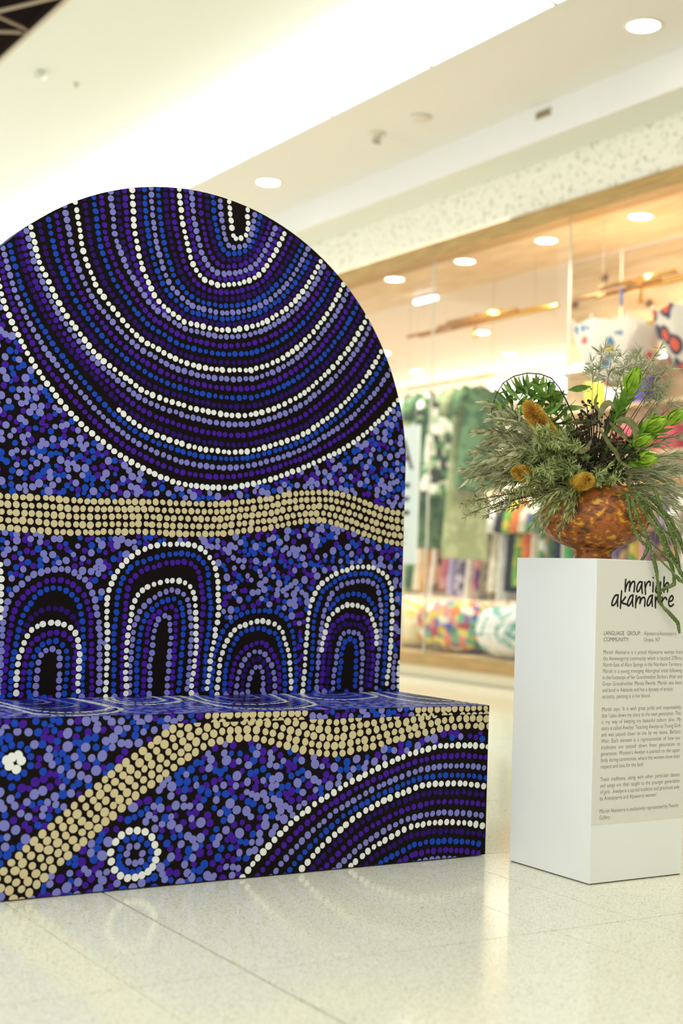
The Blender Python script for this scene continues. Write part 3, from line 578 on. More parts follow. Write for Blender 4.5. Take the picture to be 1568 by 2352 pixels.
ink = mat('ink_black', (24,22,20), .5, .3); inkg = mat('ink_grey', (84,80,72), .6, .2); inkd = mat('ink_dark_grey', (58,55,50), .6, .2)
def words(text, x, z, size, width, m, justify=True, thin=-.012, sxf=None):
    cu = bpy.data.curves.new('text_line', 'FONT'); cu.body = text; cu.size = size; cu.fill_mode = 'FRONT'; cu.offset = thin*size; cu.resolution_u = 3
    o = bpy.data.objects.new('text_line', cu); C.objects.link(o)
    o.rotation_euler = (math.pi/2,0,0); o.location = (x, PY0-.0011, z)
    return o, cu, width, m, justify
LINES = []
Xm = PX0+.0305; LS = .01758; Z0 = .691-.0045; SZ = .0166
body = {3:'Mariah Akamarre is a proud Alyawarre woman from',4:'the Atnwengerrp community which is located 270kms',5:'North-East of Alice Springs in the Northern Territory.',6:'Mariah is a young emerging Aboriginal artist following',7:'in the footsteps of her Grandmother Barbara Weir and',8:'Great Grandmother Minnie Pwerle. Mariah was born',9:'|and bred in Adelaide and has a dynasty of artistic',10:'|ancestry, painting is in her blood.',
 12:"Mariah says: 'It is with great pride and responsibility",13:'that I pass down my story to the next generation. This',14:'is my way of keeping my beautiful culture alive. My',15:'story is called Awelye: Teaching Awelye to Young Girls',16:'and was passed down to me by my nanna, Barbara',17:'Weir. Each element is a representation of how our',18:'traditions are passed down from generation to',19:"generation. Women's Awelye is painted on the upper",20:'body during ceremonies, where the women show their',21:'|respect and love for the land.',
 23:'These traditions, along with other particular dances',24:'and songs are then taught to the younger generation',25:'of girls.  Awelye is a sacred tradition and practiced only',26:"|by Anmatyerre and Alyawarre women'.",28:'|Mariah Akamarre is exclusively represented by Pwerle',29:'|Gallery.'}
TW = .303
COND = .66
for i, s_ in body.items():
    j = not s_.startswith('|'); LINES.append(words(s_.lstrip('|'), Xm, Z0-LS*i, SZ, TW if j else None, inkg, j))
LINES.append(words('LANGUAGE GROUP:', Xm, Z0, SZ, .138, inkd, True, -.008)); LINES.append(words('COMMUNITY:', Xm, Z0-LS, SZ, .095, inkd, True, -.008))
LINES.append(words('Alyawarre/Anmatyerre', Xm+.152, Z0, SZ, .126, inkg, True)); LINES.append(words('Utopia, NT', Xm+.152, Z0-LS, SZ, .062, inkg, True))
bpy.context.view_layer.update()
dg = bpy.context.evaluated_depsgraph_get()
W1_ = [o.dimensions.x for (o,*_) in LINES]
COND = float(np.median([l[2]/w for l, w in zip(LINES, W1_) if l[2] == TW]))*.97
for (o,cu,wd,m_,j) in LINES: cu.space_word = 1.6
bpy.context.view_layer.update()
for (o,cu,wd,m_,j), w1 in zip(LINES, W1_):
    w2 = o.dimensions.x; per = (w2-w1)/.6
    o.scale.x = COND
    if j and per > 1e-5:
        sw = 1+(wd/COND-w1)/per
        cu.space_word = min(max(sw,.75),2.2)
        wn = w1+per*(cu.space_word-1); o.scale.x = wd/wn
    elif j: cu.space_word = 1; o.scale.x = wd/w1
    else: cu.space_word = 1
bpy.context.view_layer.update(); dg = bpy.context.evaluated_depsgraph_get()
for (o,cu,wd,m_,j) in LINES:
    me = bpy.data.meshes.new_from_object(o.evaluated_get(dg)); mw = o.matrix_world.copy()
    me.transform(mw); me.materials.clear(); bpy.data.objects.remove(o)
    link('text_line', me, m_, plinth)
# brush lettering
def ZT(p): return [(x/6.533+1400, y/6.533+1120) for x,y in p]
def stroke(mb, pts, wd):
    P = [np.array([q[0],q[2]]) for q in (un(a,b2,1,PY0-.0012) for a,b2 in ZT(pts))]
    # smooth
    Pm = [P[0]]
    for i in range(len(P)-1):
        p0 = P[max(i-1,0)]; p1 = P[i]; p2 = P[i+1]; p3 = P[min(i+2,len(P)-1)]
        for t in (.25,.5,.75,1): Pm.append(.5*((2*p1)+(p2-p0)*t+(2*p0-5*p1+4*p2-p3)*t*t+(3*p1-p0-3*p2+p3)*t**3))
    for i in range(len(Pm)):
        n0 = 10; mb.add([(Pm[i][0]+wd*math.cos(2*math.pi*j/n0), PY0-.0012-.000002*(len(mb.v)%50), Pm[i][1]+wd*math.sin(2*math.pi*j/n0)) for j in range(n0)], [tuple(range(n0))])
        if i:
            d = Pm[i]-Pm[i-1]; l = np.hypot(*d)
            if l > 1e-7:
                nn = np.array([-d[1],d[0]])/l*wd
                mb.add([(q[0], PY0-.0012-.000002*(len(mb.v)%50), q[1]) for q in (Pm[i-1]+nn,Pm[i-1]-nn,Pm[i]-nn,Pm[i]+nn)], [(0,1,2,3)])
letters = [
 [[(240,1378),(233,1450),(232,1560)],[(234,1530),(262,1445),(292,1408),(304,1425),(298,1490),(292,1548)],[(298,1500),(328,1430),(360,1408),(374,1430),(370,1490),(362,1562)]],
 [[(480,1422),(450,1414),(420,1455),(404,1515),(412,1560),(438,1545),(468,1480),(486,1422)],[(486,1418),(480,1500),(488,1585)]],
 [[(525,1418),(530,1500),(535,1598)],[(535,1495),(560,1430),(590,1408),(606,1425),(603,1470)]],
 [[(650,1424),(648,1500),(645,1562)],[(650,1352),(651,1353)]],
 [[(760,1418),(730,1428),(702,1482),(688,1545),(704,1572),(732,1540),(756,1475),(762,1420)],[(762,1418),(756,1500),(768,1588)]],
 [[(816,1342),(810,1450),(812,1568)],[(812,1505),(840,1445),(868,1428),(880,1452),(872,1510),(864,1565)]],
 [[(112,1612),(80,1622),(47,1682),(30,1750),(47,1770),(82,1740),(112,1680),(126,1620)],[(126,1612),(116,1700),(118,1780)]],
 [[(178,1552),(166,1680),(158,1810)],[(235,1642),(200,1692),(172,1718),(205,1738),(255,1750)]],
 [[(347,1617),(312,1627),(278,1692),(265,1760),(287,1770),(322,1720),(347,1650)],[(350,1612),(341,1700),(345,1780)]],
 [[(398,1622),(390,1710),(386,1800)],[(390,1740),(420,1660),(446,1640),(456,1665),(450,1735)],[(450,1740),(478,1665),(512,1648),(528,1680),(522,1780)]],
 [[(627,1617),(592,1640),(563,1712),(562,1768),(592,1758),(622,1690),(640,1622)],[(640,1614),(633,1700),(638,1780)]],
 [[(686,1642),(682,1720),(685,1803)],[(685,1705),(706,1655),(730,1642),(746,1662)]],
 [[(786,1642),(780,1720),(792,1790)],[(783,1712),(810,1662),(838,1650),(854,1680)]],
 [[(888,1712),(935,1692),(950,1652),(930,1622),(902,1652),(882,1710),(890,1765),(920,1780),(955,1752)]]]
for L_ in letters:
    mb = MB()
    for s_ in L_: stroke(mb, s_, .0028)
    mb.build('brush_letter', ink, plinth)

# ------------------------------------------------------------------ vase
VX, VY, VZ = .166, -.262, PH
DV = 4.17; k_ = DV/FPX
prof = [(45,1284),(45,1281),(42,1274),(44,1266),(54,1258),(74,1250),(95,1240),(111,1227),(121,1212),(127,1195),(127,1178),(121,1158),(109,1140),(92,1126),(74,1116),(60,1110),(58,1106),(52,1106),(50,1114),(44,1130)]
vase = empty('vase', (VX,VY,VZ), 'squat round mottled orange and brown gourd vase on a small foot', 'vase')
vm = noise_mat('gourd_glaze', [(.30,(70,52,22)),(.40,(112,68,26)),(.46,(146,80,32)),(.53,(158,86,34)),(.58,(170,104,34)),(.62,(204,152,44)),(.72,(210,164,54)),(.9,(170,140,60))], 40, 9, .42, 'Object', (1,1,1.5), .25, dist=.5, spec=.35)
N, L, b = nodes(vm)
tc = N.new('ShaderNodeTexCoord'); vz = N.new('ShaderNodeTexVoronoi'); vz.inputs['Scale'].default_value = 24; vz.inputs['Randomness'].default_value = 1
nz = N.new('ShaderNodeTexNoise'); nz.inputs['Scale'].default_value = 9; mxv = N.new('ShaderNodeMix'); mxv.data_type = 'RGBA'; mxv.inputs[0].default_value = .12
L.new(tc.outputs['Object'], mxv.inputs[6]); L.new(nz.outputs['Color'], mxv.inputs[7]); L.new(mxv.outputs[2], vz.inputs['Vector'])
rp = ramp(N, [(0,(150,142,92)),(.15,(104,88,46)),(.24,(255,255,255)),(1,(255,255,255))]); L.new(vz.outputs['Distance'], rp.inputs[0])
mx = N.new('ShaderNodeMix'); mx.data_type = 'RGBA'; mx.blend_type = 'MULTIPLY'; mx.inputs[0].default_value = .8
src = b.inputs['Base Color'].links[0].from_socket; L.new(src, mx.inputs[6]); L.new(rp.outputs[0], mx.inputs[7]); L.new(mx.outputs[2], b.inputs['Base Color'])
PB = [(r*k_*.995, (1284-y)*k_) for r,y in prof]
foot = MB().lathe(PB[:5], 48, (VX,VY,VZ)).build('foot', vm, vase, True)
MB().lathe(PB[4:16], 64, (VX,VY,VZ)).build('bowl', vm, vase, True)
MB().lathe(PB[15:], 48, (VX,VY,VZ)).build('rim', vm, vase, True)
MOUTH = Vector((VX,VY,VZ+.20))

# ------------------------------------------------------------------ bouquet
def gm(name, c1, c2, rough=.55, tl=.0):
    return noise_mat(name, [(.3,c1),(.7,c2)], 45, 2, rough, 'World', spec=.3)
M_grey = gm('leaf_grey_green', (146,148,102), (202,198,154))
M_need = gm('leaf_needle', (128,142,76), (184,190,128))
M_twig = gm('leaf_twiggy', (132,138,80), (182,182,124))
M_feat = gm('leaf_feathery', (140,146,106), (188,190,150))
M_fern = gm('leaf_loop', (80,118,40), (136,166,78))
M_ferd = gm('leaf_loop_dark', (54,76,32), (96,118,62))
M_leuc = gm('leaf_bright', (116,156,34), (166,196,62))
M_leud = gm('leaf_bright_base', (84,130,38), (124,164,60))
M_gum = gm('leaf_gum', (86,86,46), (134,130,86))
M_nut = gm('gum_nut', (34,24,16), (62,46,30), .5)
M_cact = gm('cactus_green', (70,90,38), (108,126,64))
M_stem = mat('stem_brown', (74,56,30), .7); M_stemd = mat('stem_dark', (42,34,22), .7); M_gstem = mat('stem_green', (96,104,50), .6)
M_ban = gm('banksia_gold', (178,130,32), (230,190,80), .7); M_bcore = gm('banksia_core', (104,56,12), (150,88,22), .8)
M_wool = mat('cactus_wool', (226,224,200), .7)
def RV(): return Vector((random.gauss(0,1), random.gauss(0,1), random.gauss(0,1))).normalized()
def bez(a, b, c, n):
    return [a*(1-t)**2 + b*2*t*(1-t) + c*t*t for t in [i/n for i in range(n+1)]]
def sprig(name, tip, label, cat, group, m_leaf, m_stem, n, ln, wd, t0=.35, spread=55, rosette=0, bend=.25, start=None, dz=0., side=0, droop=0., curl=.15, stem_r=.0022, segs=4):
    s0 = (start if start is not None else MOUTH + Vector((random.uniform(-.03,.03),random.uniform(-.03,.03),0)))
    e = at(tip[0], tip[1], 4.17+dz); mid = (s0+e)*.5 + Vector((0,0,(e-s0).length*bend)) + RV()*.01
    if droop: mid += Vector((0,0,droop))
    pts = bez(s0, mid, e, 12)
    root = empty(name, s0, label, cat, group)
    st = MB(); st.tube(pts, [stem_r*(1-.6*i/12) for i in range(13)], 5); st.build('stem', m_stem, root, True)
    lf = MB()
    if rosette:
        for i in range(n):
            t = t0+(1-t0)*(i/(n-1) if n > 1 else 1); x = t*12; i0 = min(int(x),11); p = pts[i0].lerp(pts[i0+1], x-i0); d = (pts[i0+1]-pts[i0]).normalized()
            off = RV()*.022*random.random(); c = p+off; dd = (d+RV()*.9).normalized()
            if off.length > .006: st2 = lf.tube([p,c], .0008, 3)
            for j in range(rosette):
                v = (dd*random.uniform(.25,1.0)+RV()*.75).normalized(); lf.leaf(c, v, RV(), ln*random.uniform(.7,1.2), wd, random.uniform(-.1,.25), .3, 3)
    else:
        for i in range(n):
            t = t0+(1-t0)*(i+random.random())/n; x = min(t,.999)*12; i0 = int(x); p = pts[i0].lerp(pts[i0+1], x-i0); d = (pts[i0+1]-pts[i0]).normalized()
            o_ = RV(); o_ = (o_-d*o_.dot(d)).normalized(); a = math.radians(random.gauss(spread,12))
            v = d*math.cos(a)+o_*math.sin(a); lf.leaf(p, v, o_+Vector((0,0,.6)), ln*random.uniform(.65,1.2)*(1-.3*max(0,t-.8)/.2), wd*random.uniform(.8,1.2), curl+random.uniform(-.1,.2), .25, segs)
    f = lf.build('foliage', m_leaf, root, True)
    return root

def ordinal(i): return '%d%s' % (i, 'th' if 10 <= i % 100 <= 20 else {1:'st',2:'nd',3:'rd'}.get(i % 10, 'th'))
def loop(tips, fn, base=None, how='up'):
    key = {'up': lambda t: -t[1], 'right': lambda t: t[0], 'down': lambda t: t[1]}[how]
    order = sorted(tips, key=key)
    for t in tips:
        r_ = fn(t)
        if base: r_['label'] = base % ordinal(order.index(t)+1)
loop([(1118,925,.03),(1100,985,-.02),(1082,1040,.02),(1062,1078,0),(1092,1062,-.06),(1075,1100,-.03),(1130,960,-.05),(1150,985,.06),(1160,1020,-.1),(1120,1085,.06),(1105,1118,-.02),(1185,1035,-.12),(1140,1050,-.12),(1205,985,-.08),(1170,960,.08),(1145,1000,-.03),(1115,1010,.08),(1200,1060,.05)],
     lambda t: sprig('grey_leaf_sprig', t, 'grey-green narrow-leaved sprig fanning out on the left of the bouquet', 'foliage', 'grey-green sprigs on the left', M_grey, M_stem, 84, .054, .0095, .25, 44, 0, .22, None, t[2]), 'grey-green narrow-leaved sprig left of the bouquet, %s counting up from the lowest tip', 'up')
loop([(1225,1000,-.05),(1255,1035,-.10),(1285,1005,-.05),(1300,965,0),(1290,1060,-.12),(1230,1080,-.10),(1260,1098,-.12),(1200,1105,-.05),(1320,1000,-.04),(1185,1075,-.08),(1270,970,.06),(1240,1050,.02),(1310,1040,.05),(1215,1040,-.12),(1165,1100,-.02),(1340,1060,.06),(1290,1090,-.13),(1248,990,-.2),(1268,1005,-.21),(1228,1000,-.19),(1240,1075,-.15),(1215,1095,-.14),(1262,1060,-.15),(1235,1015,-.13),(1265,1080,-.16),(1195,1055,-.1),(1300,1030,-.1),(1175,1045,-.06),(1205,1120,-.1),(1310,1085,-.12)],
     lambda t: sprig('needle_sprig', t, 'short-needled green sprig packed into the left centre of the bouquet', 'foliage', 'needle sprigs in the centre', M_need, M_stem, 22, .025, .0046, .35, 0, 13, .2, None, t[2]), 'short-needled green sprig in the bouquet centre, %s counting from the left', 'right')
loop([(1385,1082,-.13),(1408,1105,-.13),(1372,1098,-.14)],
     lambda t: sprig('needle_sprig', t, 'short-needled green sprig right of the front golden banksia', 'foliage', 'needle sprigs by the front banksia', M_need, M_stem, 8, .024, .0046, .6, 0, 13, .15, None, t[2]), 'short-needled sprig beside the front golden banksia, %s counting from the left', 'right')
loop([(1056,1158,0),(1072,1182,.02),(1120,1172,-.02),(1150,1150,.03),(1092,1150,-.04),(1112,1185,.01),(1170,1135,-.06)],
     lambda t: sprig('wispy_twig', t, 'thin wispy twig reaching out to the lower left of the bouquet', 'foliage', 'wispy twigs at lower left', M_twig, M_stemd, 30, .020, .0036, .35, 0, 6, .1, None, t[2], stem_r=.0026), 'thin wispy twig reaching to the lower left, %s counting from the left', 'right')
loop([(1240,1228,-.17),(1282,1228,-.19),(1205,1225,-.12),(1225,1185,-.16),(1262,1180,-.18),(1298,1178,-.19),(1218,1160,-.12),(1300,1150,-.2),(1250,1150,-.19),(1275,1165,-.2),(1308,1192,-.2),(1242,1202,-.18),(1290,1205,-.2)],
     lambda t: sprig('hanging_sprig', t, 'green sprig hanging down over the left side of the vase', 'foliage', 'sprigs hanging over the vase', M_twig, M_gstem, 40, .034, .0048, .35, 38, 0, .12, MOUTH+Vector((-.05,-.04,.02)), t[2], droop=.02), 'green sprig hanging over the left of the vase, %s counting from the left', 'right')
loop([(1362,835,.02),(1382,800,.03),(1405,815,.0),(1425,850,.0),(1440,815,.04),(1470,800,.05),(1510,808,.05),(1532,845,.06),(1535,885,.06),(1545,930,.06),(1515,920,.06),(1495,845,.05),(1480,830,.0),(1500,890,.08)],
     lambda t: sprig('feathery_branch', t, 'wispy grey feathery branch rising at the top right of the bouquet', 'foliage', 'feathery branches at the top', M_feat, M_stem, 6, .036, .0034, .78, 0, 12, .10, None, t[2], stem_r=.0018, segs=3), 'wispy grey feathery branch atop the bouquet, %s tip counting from the left', 'right')
loop([(1560,1000,.05),(1590,1040,.02),(1585,1085,.0),(1600,1130,-.02),(1590,1180,-.03),(1560,1070,.08),(1600,1225,-.05),(1550,1150,-.02),(1570,1260,-.02),(1540,1100,.04),(1620,1080,.0),(1575,1140,.06)],
     lambda t: sprig('soft_grey_frond', t, 'soft grey-green frond spilling out on the right of the bouquet', 'foliage', 'grey fronds on the right', M_feat, M_gstem, 90, .052, .0044, .3, 40, 0, .16, None, t[2], segs=3), 'soft grey-green frond right of the bouquet, %s counting down from the highest', 'down')
# dense dark centre stems
loop([(1300,1020,.02),(1340,1000,.05),(1380,1010,.06),(1420,1040,.02),(1250,1020,.08),(1330,1050,-.05),(1400,1080,.0),(1360,1040,-.04),(1440,1080,.03),(1280,1070,.04),(1460,1040,.05),(1220,1060,.06),(1350,1080,.06),(1420,1000,.08)],
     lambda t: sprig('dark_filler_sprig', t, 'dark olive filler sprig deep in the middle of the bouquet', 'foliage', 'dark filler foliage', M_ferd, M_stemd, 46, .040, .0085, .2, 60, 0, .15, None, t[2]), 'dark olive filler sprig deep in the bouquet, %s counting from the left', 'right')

# looped fern branch
root = empty('looped_branch', MOUTH, 'thin branch bent into a loop with long green leaves hanging inside, top left of bouquet', 'foliage')
arc = [(1335,1010),(1318,960),(1300,920),(1284,890),(1265,868),(1240,859),(1210,857),(1180,864),(1155,880),(1140,905),(1130,935),(1126,965)]
pts = [MOUTH]+[at(x, y, 4.17-.02+.004*i) for i, (x,y) in enumerate(arc)]
MB().tube(pts, [.003]*2+[.0022-.0001*i for i in range(len(pts)-2)], 6).build('stem', M_stemd, root, True)
for i in range(2, len(pts)-1):
    for q in (0,.33,.66):
        if random.random() < .12: continue
        p = pts[i].lerp(pts[i+1], q); inner_ = (at(1232,935,4.18)-p).normalized()
        v = inner_*.8+Vector((0,0,-.7))+RV()*.35
        if i >= 8: v = v*.5+Vector((.25,0,-.2))+RV()*.3
        MB().leaf(p, v, RV(), random.uniform(.05,.085), random.uniform(.012,.019), random.uniform(-.1,.35), .45, 6).build('leaf', random.choice((M_fern,M_fern,M_ferd)), root, True)
for i in range(64):
    p = at(random.uniform(1165,1305), random.uniform(890,955), 4.17+random.uniform(.0,.07)); v = RV()*.6+Vector((random.choice((-1,1))*.5,0,-.15))
    MB().leaf(p, v, RV(), random.uniform(.055,.09), random.uniform(.014,.022), random.uniform(-.1,.3), .35, 6).build('leaf', M_fern, root, True)

# banksia heads
def banksia(a, b_, r, label, nbr=1500):
    a = Vector(a); b_ = Vector(b_); ax = (b_-a); L_ = ax.length; ax.normalize(); e1 = ax.orthogonal().normalized(); e2 = ax.cross(e1)
    root = empty('banksia_flower', a, label, 'flower')
    n = 8; core = MB(); core.tube([a+ax*L_*i/n for i in range(n+1)], [r*.5*(1-.5*max(0,(i/n-.8)/.2)**2) for i in range(n+1)], 12); core.build('core', M_bcore, root, True)
    br = MB()
    for i in range(nbr):
        t = random.random()**.9; th = random.random()*6.2832; rad = (e1*math.cos(th)+e2*math.sin(th)); endt = max(0,(t-.82)/.18)
        base = a+ax*L_*t+rad*r*.42*(1-.7*endt); v = (rad*(1-.75*endt)+ax*(.15+1.0*endt)+RV()*.12).normalized(); l = r*.62*random.uniform(.85,1.1); w_ = .00042
        s1 = v.orthogonal().normalized()*w_; s2 = v.cross(s1).normalized()*w_*.9; tip = base+v*l
        br.add([base+s1,base-s1*.5+s2,base-s1*.5-s2,tip+s1*1.5,tip-s1*.7+s2*1.5,tip-s1*.7-s2*1.5], [(0,1,4,3),(1,2,5,4),(2,0,3,5),(3,4,5)])
    o = br.build('bristles', M_ban, root); o['kind'] = 'stuff'
    MB().tube([a, a*.4+MOUTH*.6, MOUTH], .004, 6).build('stem', M_stem, root)
banksia(at(1268,1008,4.06), at(1212,932,4.04), .0275, 'long upright golden banksia spike leaning left inside the loop', 2400)
banksia(at(1235,1093,4.12), at(1184,1084,4.05), .024, 'small golden banksia head pointing left, lowest on the left side', 1500)
banksia(at(1322,1112,4.07), at(1351,1102,3.95), .0245, 'golden banksia head facing forward just above the vase', 2200)
banksia(at(1300,1088,4.14), at(1250,1085,4.10), .022, 'brownish banksia head half hidden behind needle sprigs', 900)
M_ban2 = M_ban

# gum nuts and sickle gum leaves
def nuts(centers, label, group):
    base = label; order = sorted(centers)
    for (x,y,dz) in centers:
        label = base + ', %s counting from the left' % ordinal(order.index((x,y,dz))+1)
        c = at(x,y,4.17+dz); root = empty('gumnut_spray', MOUTH, label, 'foliage', group)
        MB().tube(bez(MOUTH,(MOUTH+c)*.5+Vector((0,0,.03)),c,6), .0018, 5).build('stem', M_stemd, root, True)
        for k in range(9):
            p = c+RV()*random.uniform(.008,.026); nb = MB(); d = (p-c)
            nb.tube([c,p], .0009, 4); nb.ball(p, random.uniform(.0030,.0046), 8, 5); nb.build('nut', M_nut, root, True)
nuts([(1347,930,-.05),(1362,935,-.02),(1336,955,-.06),(1355,962,-.08),(1372,950,-.04),(1350,985,-.1),(1378,980,-.08),(1333,985,-.06),(1395,960,-.02),(1365,1005,-.1),(1390,1010,-.1),(1340,1015,-.08),(1412,1020,-.1),(1420,1035,-.12),(1452,1030,-.1),(1458,1042,-.12),(1432,1055,-.1),(1372,1030,-.1),(1400,1050,-.08),(1320,1035,-.09),(1330,1050,-.1),(1345,1070,-.08),(1310,1060,-.08),(1440,1020,-.06),(1318,1005,-.05),(1385,1060,-.09)],
     'dark brown gum nut cluster mid bouquet', 'gum nut sprays')
def ribbon(name, pts, dz, wd, m_, label, root=None, group=None):
    P = [at(x,y,4.17+dz+.008*i) for i,(x,y) in enumerate(pts)]; Q_ = []
    for i in range(len(P)-1):
        p0,p1,p2,p3 = P[max(i-1,0)],P[i],P[i+1],P[min(i+2,len(P)-1)]
        for t in (0,.33,.66): Q_.append(.5*((2*p1)+(p2-p0)*t+(2*p0-5*p1+4*p2-p3)*t*t+(3*p1-p0-3*p2+p3)*t**3))
    Q_.append(P[-1]); n = len(Q_); mb = MB(); view = Vector(_f); tw = random.uniform(-.5,.5)
    for i, p in enumerate(Q_):
        d = (Q_[min(i+1,n-1)]-Q_[max(i-1,0)]).normalized(); s_ = d.cross(view).normalized(); a = tw+.8*i/n; nn = s_*math.cos(a)+s_.cross(d)*math.sin(a)
        h = wd*.5*math.sin(math.pi*min(max(.06+.92*i/(n-1),0),1))**.7; mb.v += [tuple(p+nn*h),tuple(p+view*-.0015),tuple(p-nn*h)]
    for i in range(n-1): a = i*3; mb.f += [(a,a+1,a+4,a+3),(a+1,a+2,a+5,a+4)]
    o = mb.build(name, m_, None, True)
    if label: tag(o, label, 'leaf', group)
    return o
gums = [([(1376,983),(1388,1003),(1402,1025),(1415,1040),(1422,1058),(1440,1070),(1455,1072)],.013,'long pale gum leaf hanging diagonally in front of the gum nuts'),
        ([(1306,1012),(1318,1028),(1335,1036),(1348,1028),(1358,1010)],.017,'broad curled gum leaf like a boat, centre of the bouquet'),
        ([(1372,905),(1366,925),(1374,942),(1384,955)],.012,'thin dark gum leaf standing up above the gum nuts'),
        ([(1375,960),(1385,935),(1400,925),(1412,940)],.020,'rounded brown-green gum leaf behind the nuts'),
        ([(1410,970),(1440,965),(1460,990),(1455,1010)],.022,'drooping olive gum leaf right of the gum nuts'),
        ([(1455,1030),(1478,1035),(1488,1055),(1470,1075),(1440,1090)],.012,'olive gum leaf curling into a hook on the right side'),
        ([(1400,970),(1425,995),(1450,1015),(1470,1040)],.020,'wide dark gum leaf sloping down to the right'),
        ([(1432,1075),(1448,1090),(1440,1110),(1455,1130),(1470,1140)],.012,'twisted gum leaf dropping toward the cactus strands'),
        ([(1330,1062),(1350,1065),(1370,1080)],.014,'short flat gum leaf just above the front banksia'),
        ([(1395,1050),(1385,1070),(1400,1090),(1415,1095)],.012,'narrow gum leaf hanging above the vase rim')]
for i in range(14):
    x = 1330+10*i+random.uniform(-4,4); y = random.uniform(960,1080); a = random.uniform(0,6.28); l = random.uniform(22,40); b2 = a+random.uniform(-.9,.9)
    gl_ = ribbon('gum_leaf', [(x,y),(x+l*math.cos(a),y+l*.7*math.sin(a)),(x+l*math.cos(a)+l*math.cos(b2),y+l*.7*math.sin(a)+l*.7*math.sin(b2))], random.uniform(-.08,.04), random.uniform(.013,.022), M_gum, 'dull olive gum leaf among the gum nuts, %s counting from the left' % ordinal(i+1), group='gum leaves among the nuts')
for i, (p, w_, lb) in enumerate(gums): ribbon('gum_leaf', p, -.15+.01*i, w_, M_gum, lb)

# leucadendron
def leuca(base, tip, dzb, dzt, size, label):
    a = at(base[0],base[1],4.17+dzb); b_ = at(tip[0],tip[1],4.17+dzt); ax = (b_-a).normalized(); root = empty('leucadendron_stem', MOUTH, label, 'flower')
    MB().tube([MOUTH,a,b_], .003, 6).build('stem', M_leud, root, True); e1 = ax.orthogonal().normalized(); e2 = ax.cross(e1)
    for i in range(16):
        t = i/16; th = i*2.4; rad = e1*math.cos(th)+e2*math.sin(th); p = a.lerp(b_, t*.8)
        MB().leaf(p, ax*1.0+rad*.55, rad, size*random.uniform(.8,1.05), size*.27, -.15, .3, 6).build('leaf', M_leud if t < .6 else M_leuc, root, True)
    for i in range(9):
        th = i*2.4; rad = e1*math.cos(th)+e2*math.sin(th)
        MB().leaf(b_-ax*size*.35+rad*.006, ax*1.0+rad*.28, rad, size*1.0, size*.42, .22, .45, 6).build('bract', M_leuc, root, True)
leuca((1412,965),(1450,880),-.02,-.05,.074,'tall bright lime green leucadendron bud pointing up, top of the bouquet')
leuca((1440,1010),(1498,978),-.03,-.06,.068,'lime green leucadendron bud in the middle right')
leuca((1470,1020),(1545,962),.0,.0,.062,'lime green leucadendron bud at the far right edge')
leuca((1430,1060),(1478,1055),-.08,-.1,.062,'low lime green leucadendron leaves right of the gum nuts')
leuca((1420,1040),(1470,1015),-.04,-.07,.06,'lime green leucadendron leaves spreading right of the curled gum leaves')
leuca((1390,1000),(1418,940),.04,.03,.048,'green leucadendron shoot behind the gum nuts')

# trailing jointed cactus
def cactus(pts, label, dz=-.18):
    P = [at(x,y,4.17+dz+.004*i) for i,(x,y) in enumerate(pts)]; root = empty('trailing_cactus', P[0], label, 'plant')
    MB().tube([MOUTH, P[0]], .003, 5).build('stem', M_gstem, root)
    view = Vector(_f)
    segs = [P[i:i+4] for i in range(0, len(P)-1, 3)]
    for sgm in segs:
        if len(sgm) < 2: continue
        mb = MB(); wl = MB(); Q_ = []
        for i in range(len(sgm)-1):
            for k in range(7): Q_.append(sgm[i].lerp(sgm[i+1], k/7))
        Q_.append(sgm[-1]); n = len(Q_)
        for i, p in enumerate(Q_):
            d = (Q_[min(i+1,n-1)]-Q_[max(i-1,0)]).normalized(); s_ = d.cross(view).normalized(); t = i/(n-1)
            h = (.0036*(math.sin(math.pi*min(.12+t*.86,1))**.4)+.0016)*(1+.2*(i % 2)); th = .0014
            mb.v += [tuple(p+s_*h),tuple(p-view*th),tuple(p-s_*h),tuple(p+view*th)]
            if i % 3 == 1: wl.ball(p+s_*h*(1 if i % 2 else -1)-view*.001, .0012, 5, 3)
        for i in range(n-1):
            for j in range(4): mb.f.append((i*4+j, i*4+(j+1)%4, (i+1)*4+(j+1)%4, (i+1)*4+j))
        mb.f += [(3,2,1,0), tuple((n-1)*4+j for j in range(4))]
        o = mb.build('segment', M_cact, root, True); w2 = wl.build('wool_dots', M_wool, o); w2['kind'] = 'stuff'
cactus([(1440,1135),(1444,1158),(1447,1180),(1452,1200),(1456,1216),(1464,1232),(1475,1246),(1488,1256),(1482,1272),(1470,1292),(1460,1308)], 'cactus strand ending in a hook just over the plinth top edge')
cactus([(1450,1145),(1458,1170),(1466,1192),(1475,1212),(1484,1230),(1489,1246),(1496,1268),(1502,1290),(1507,1310),(1510,1335),(1513,1358),(1513,1380),(1523,1395),(1540,1412),(1556,1430),(1560,1455)], 'longest cactus strand hanging down across the printed name')
cactus([(1458,1138),(1472,1165),(1488,1190),(1504,1210),(1515,1230),(1523,1250),(1530,1268),(1536,1285),(1544,1305),(1547,1325),(1548,1342),(1530,1350),(1516,1358)], 'cactus strand with a small side joint touching the last letter of the name')
cactus([(1462,1132),(1485,1155),(1508,1172),(1528,1195),(1540,1222),(1548,1245),(1553,1270),(1558,1300),(1562,1320)], 'cactus strand sloping right along the vase', -.15)
cactus([(1500,1120),(1510,1145),(1520,1175),(1532,1200),(1548,1220),(1568,1250)], 'short cactus strand high on the right of the vase', -.12)
cactus([(1552,1298),(1560,1310),(1572,1330),(1580,1345)], 'cactus tip drooping at the right edge over the plinth', -.17)
cactus([(1551,1322),(1560,1332),(1570,1338)], 'lowest forked cactus tip at the right frame edge', -.18)
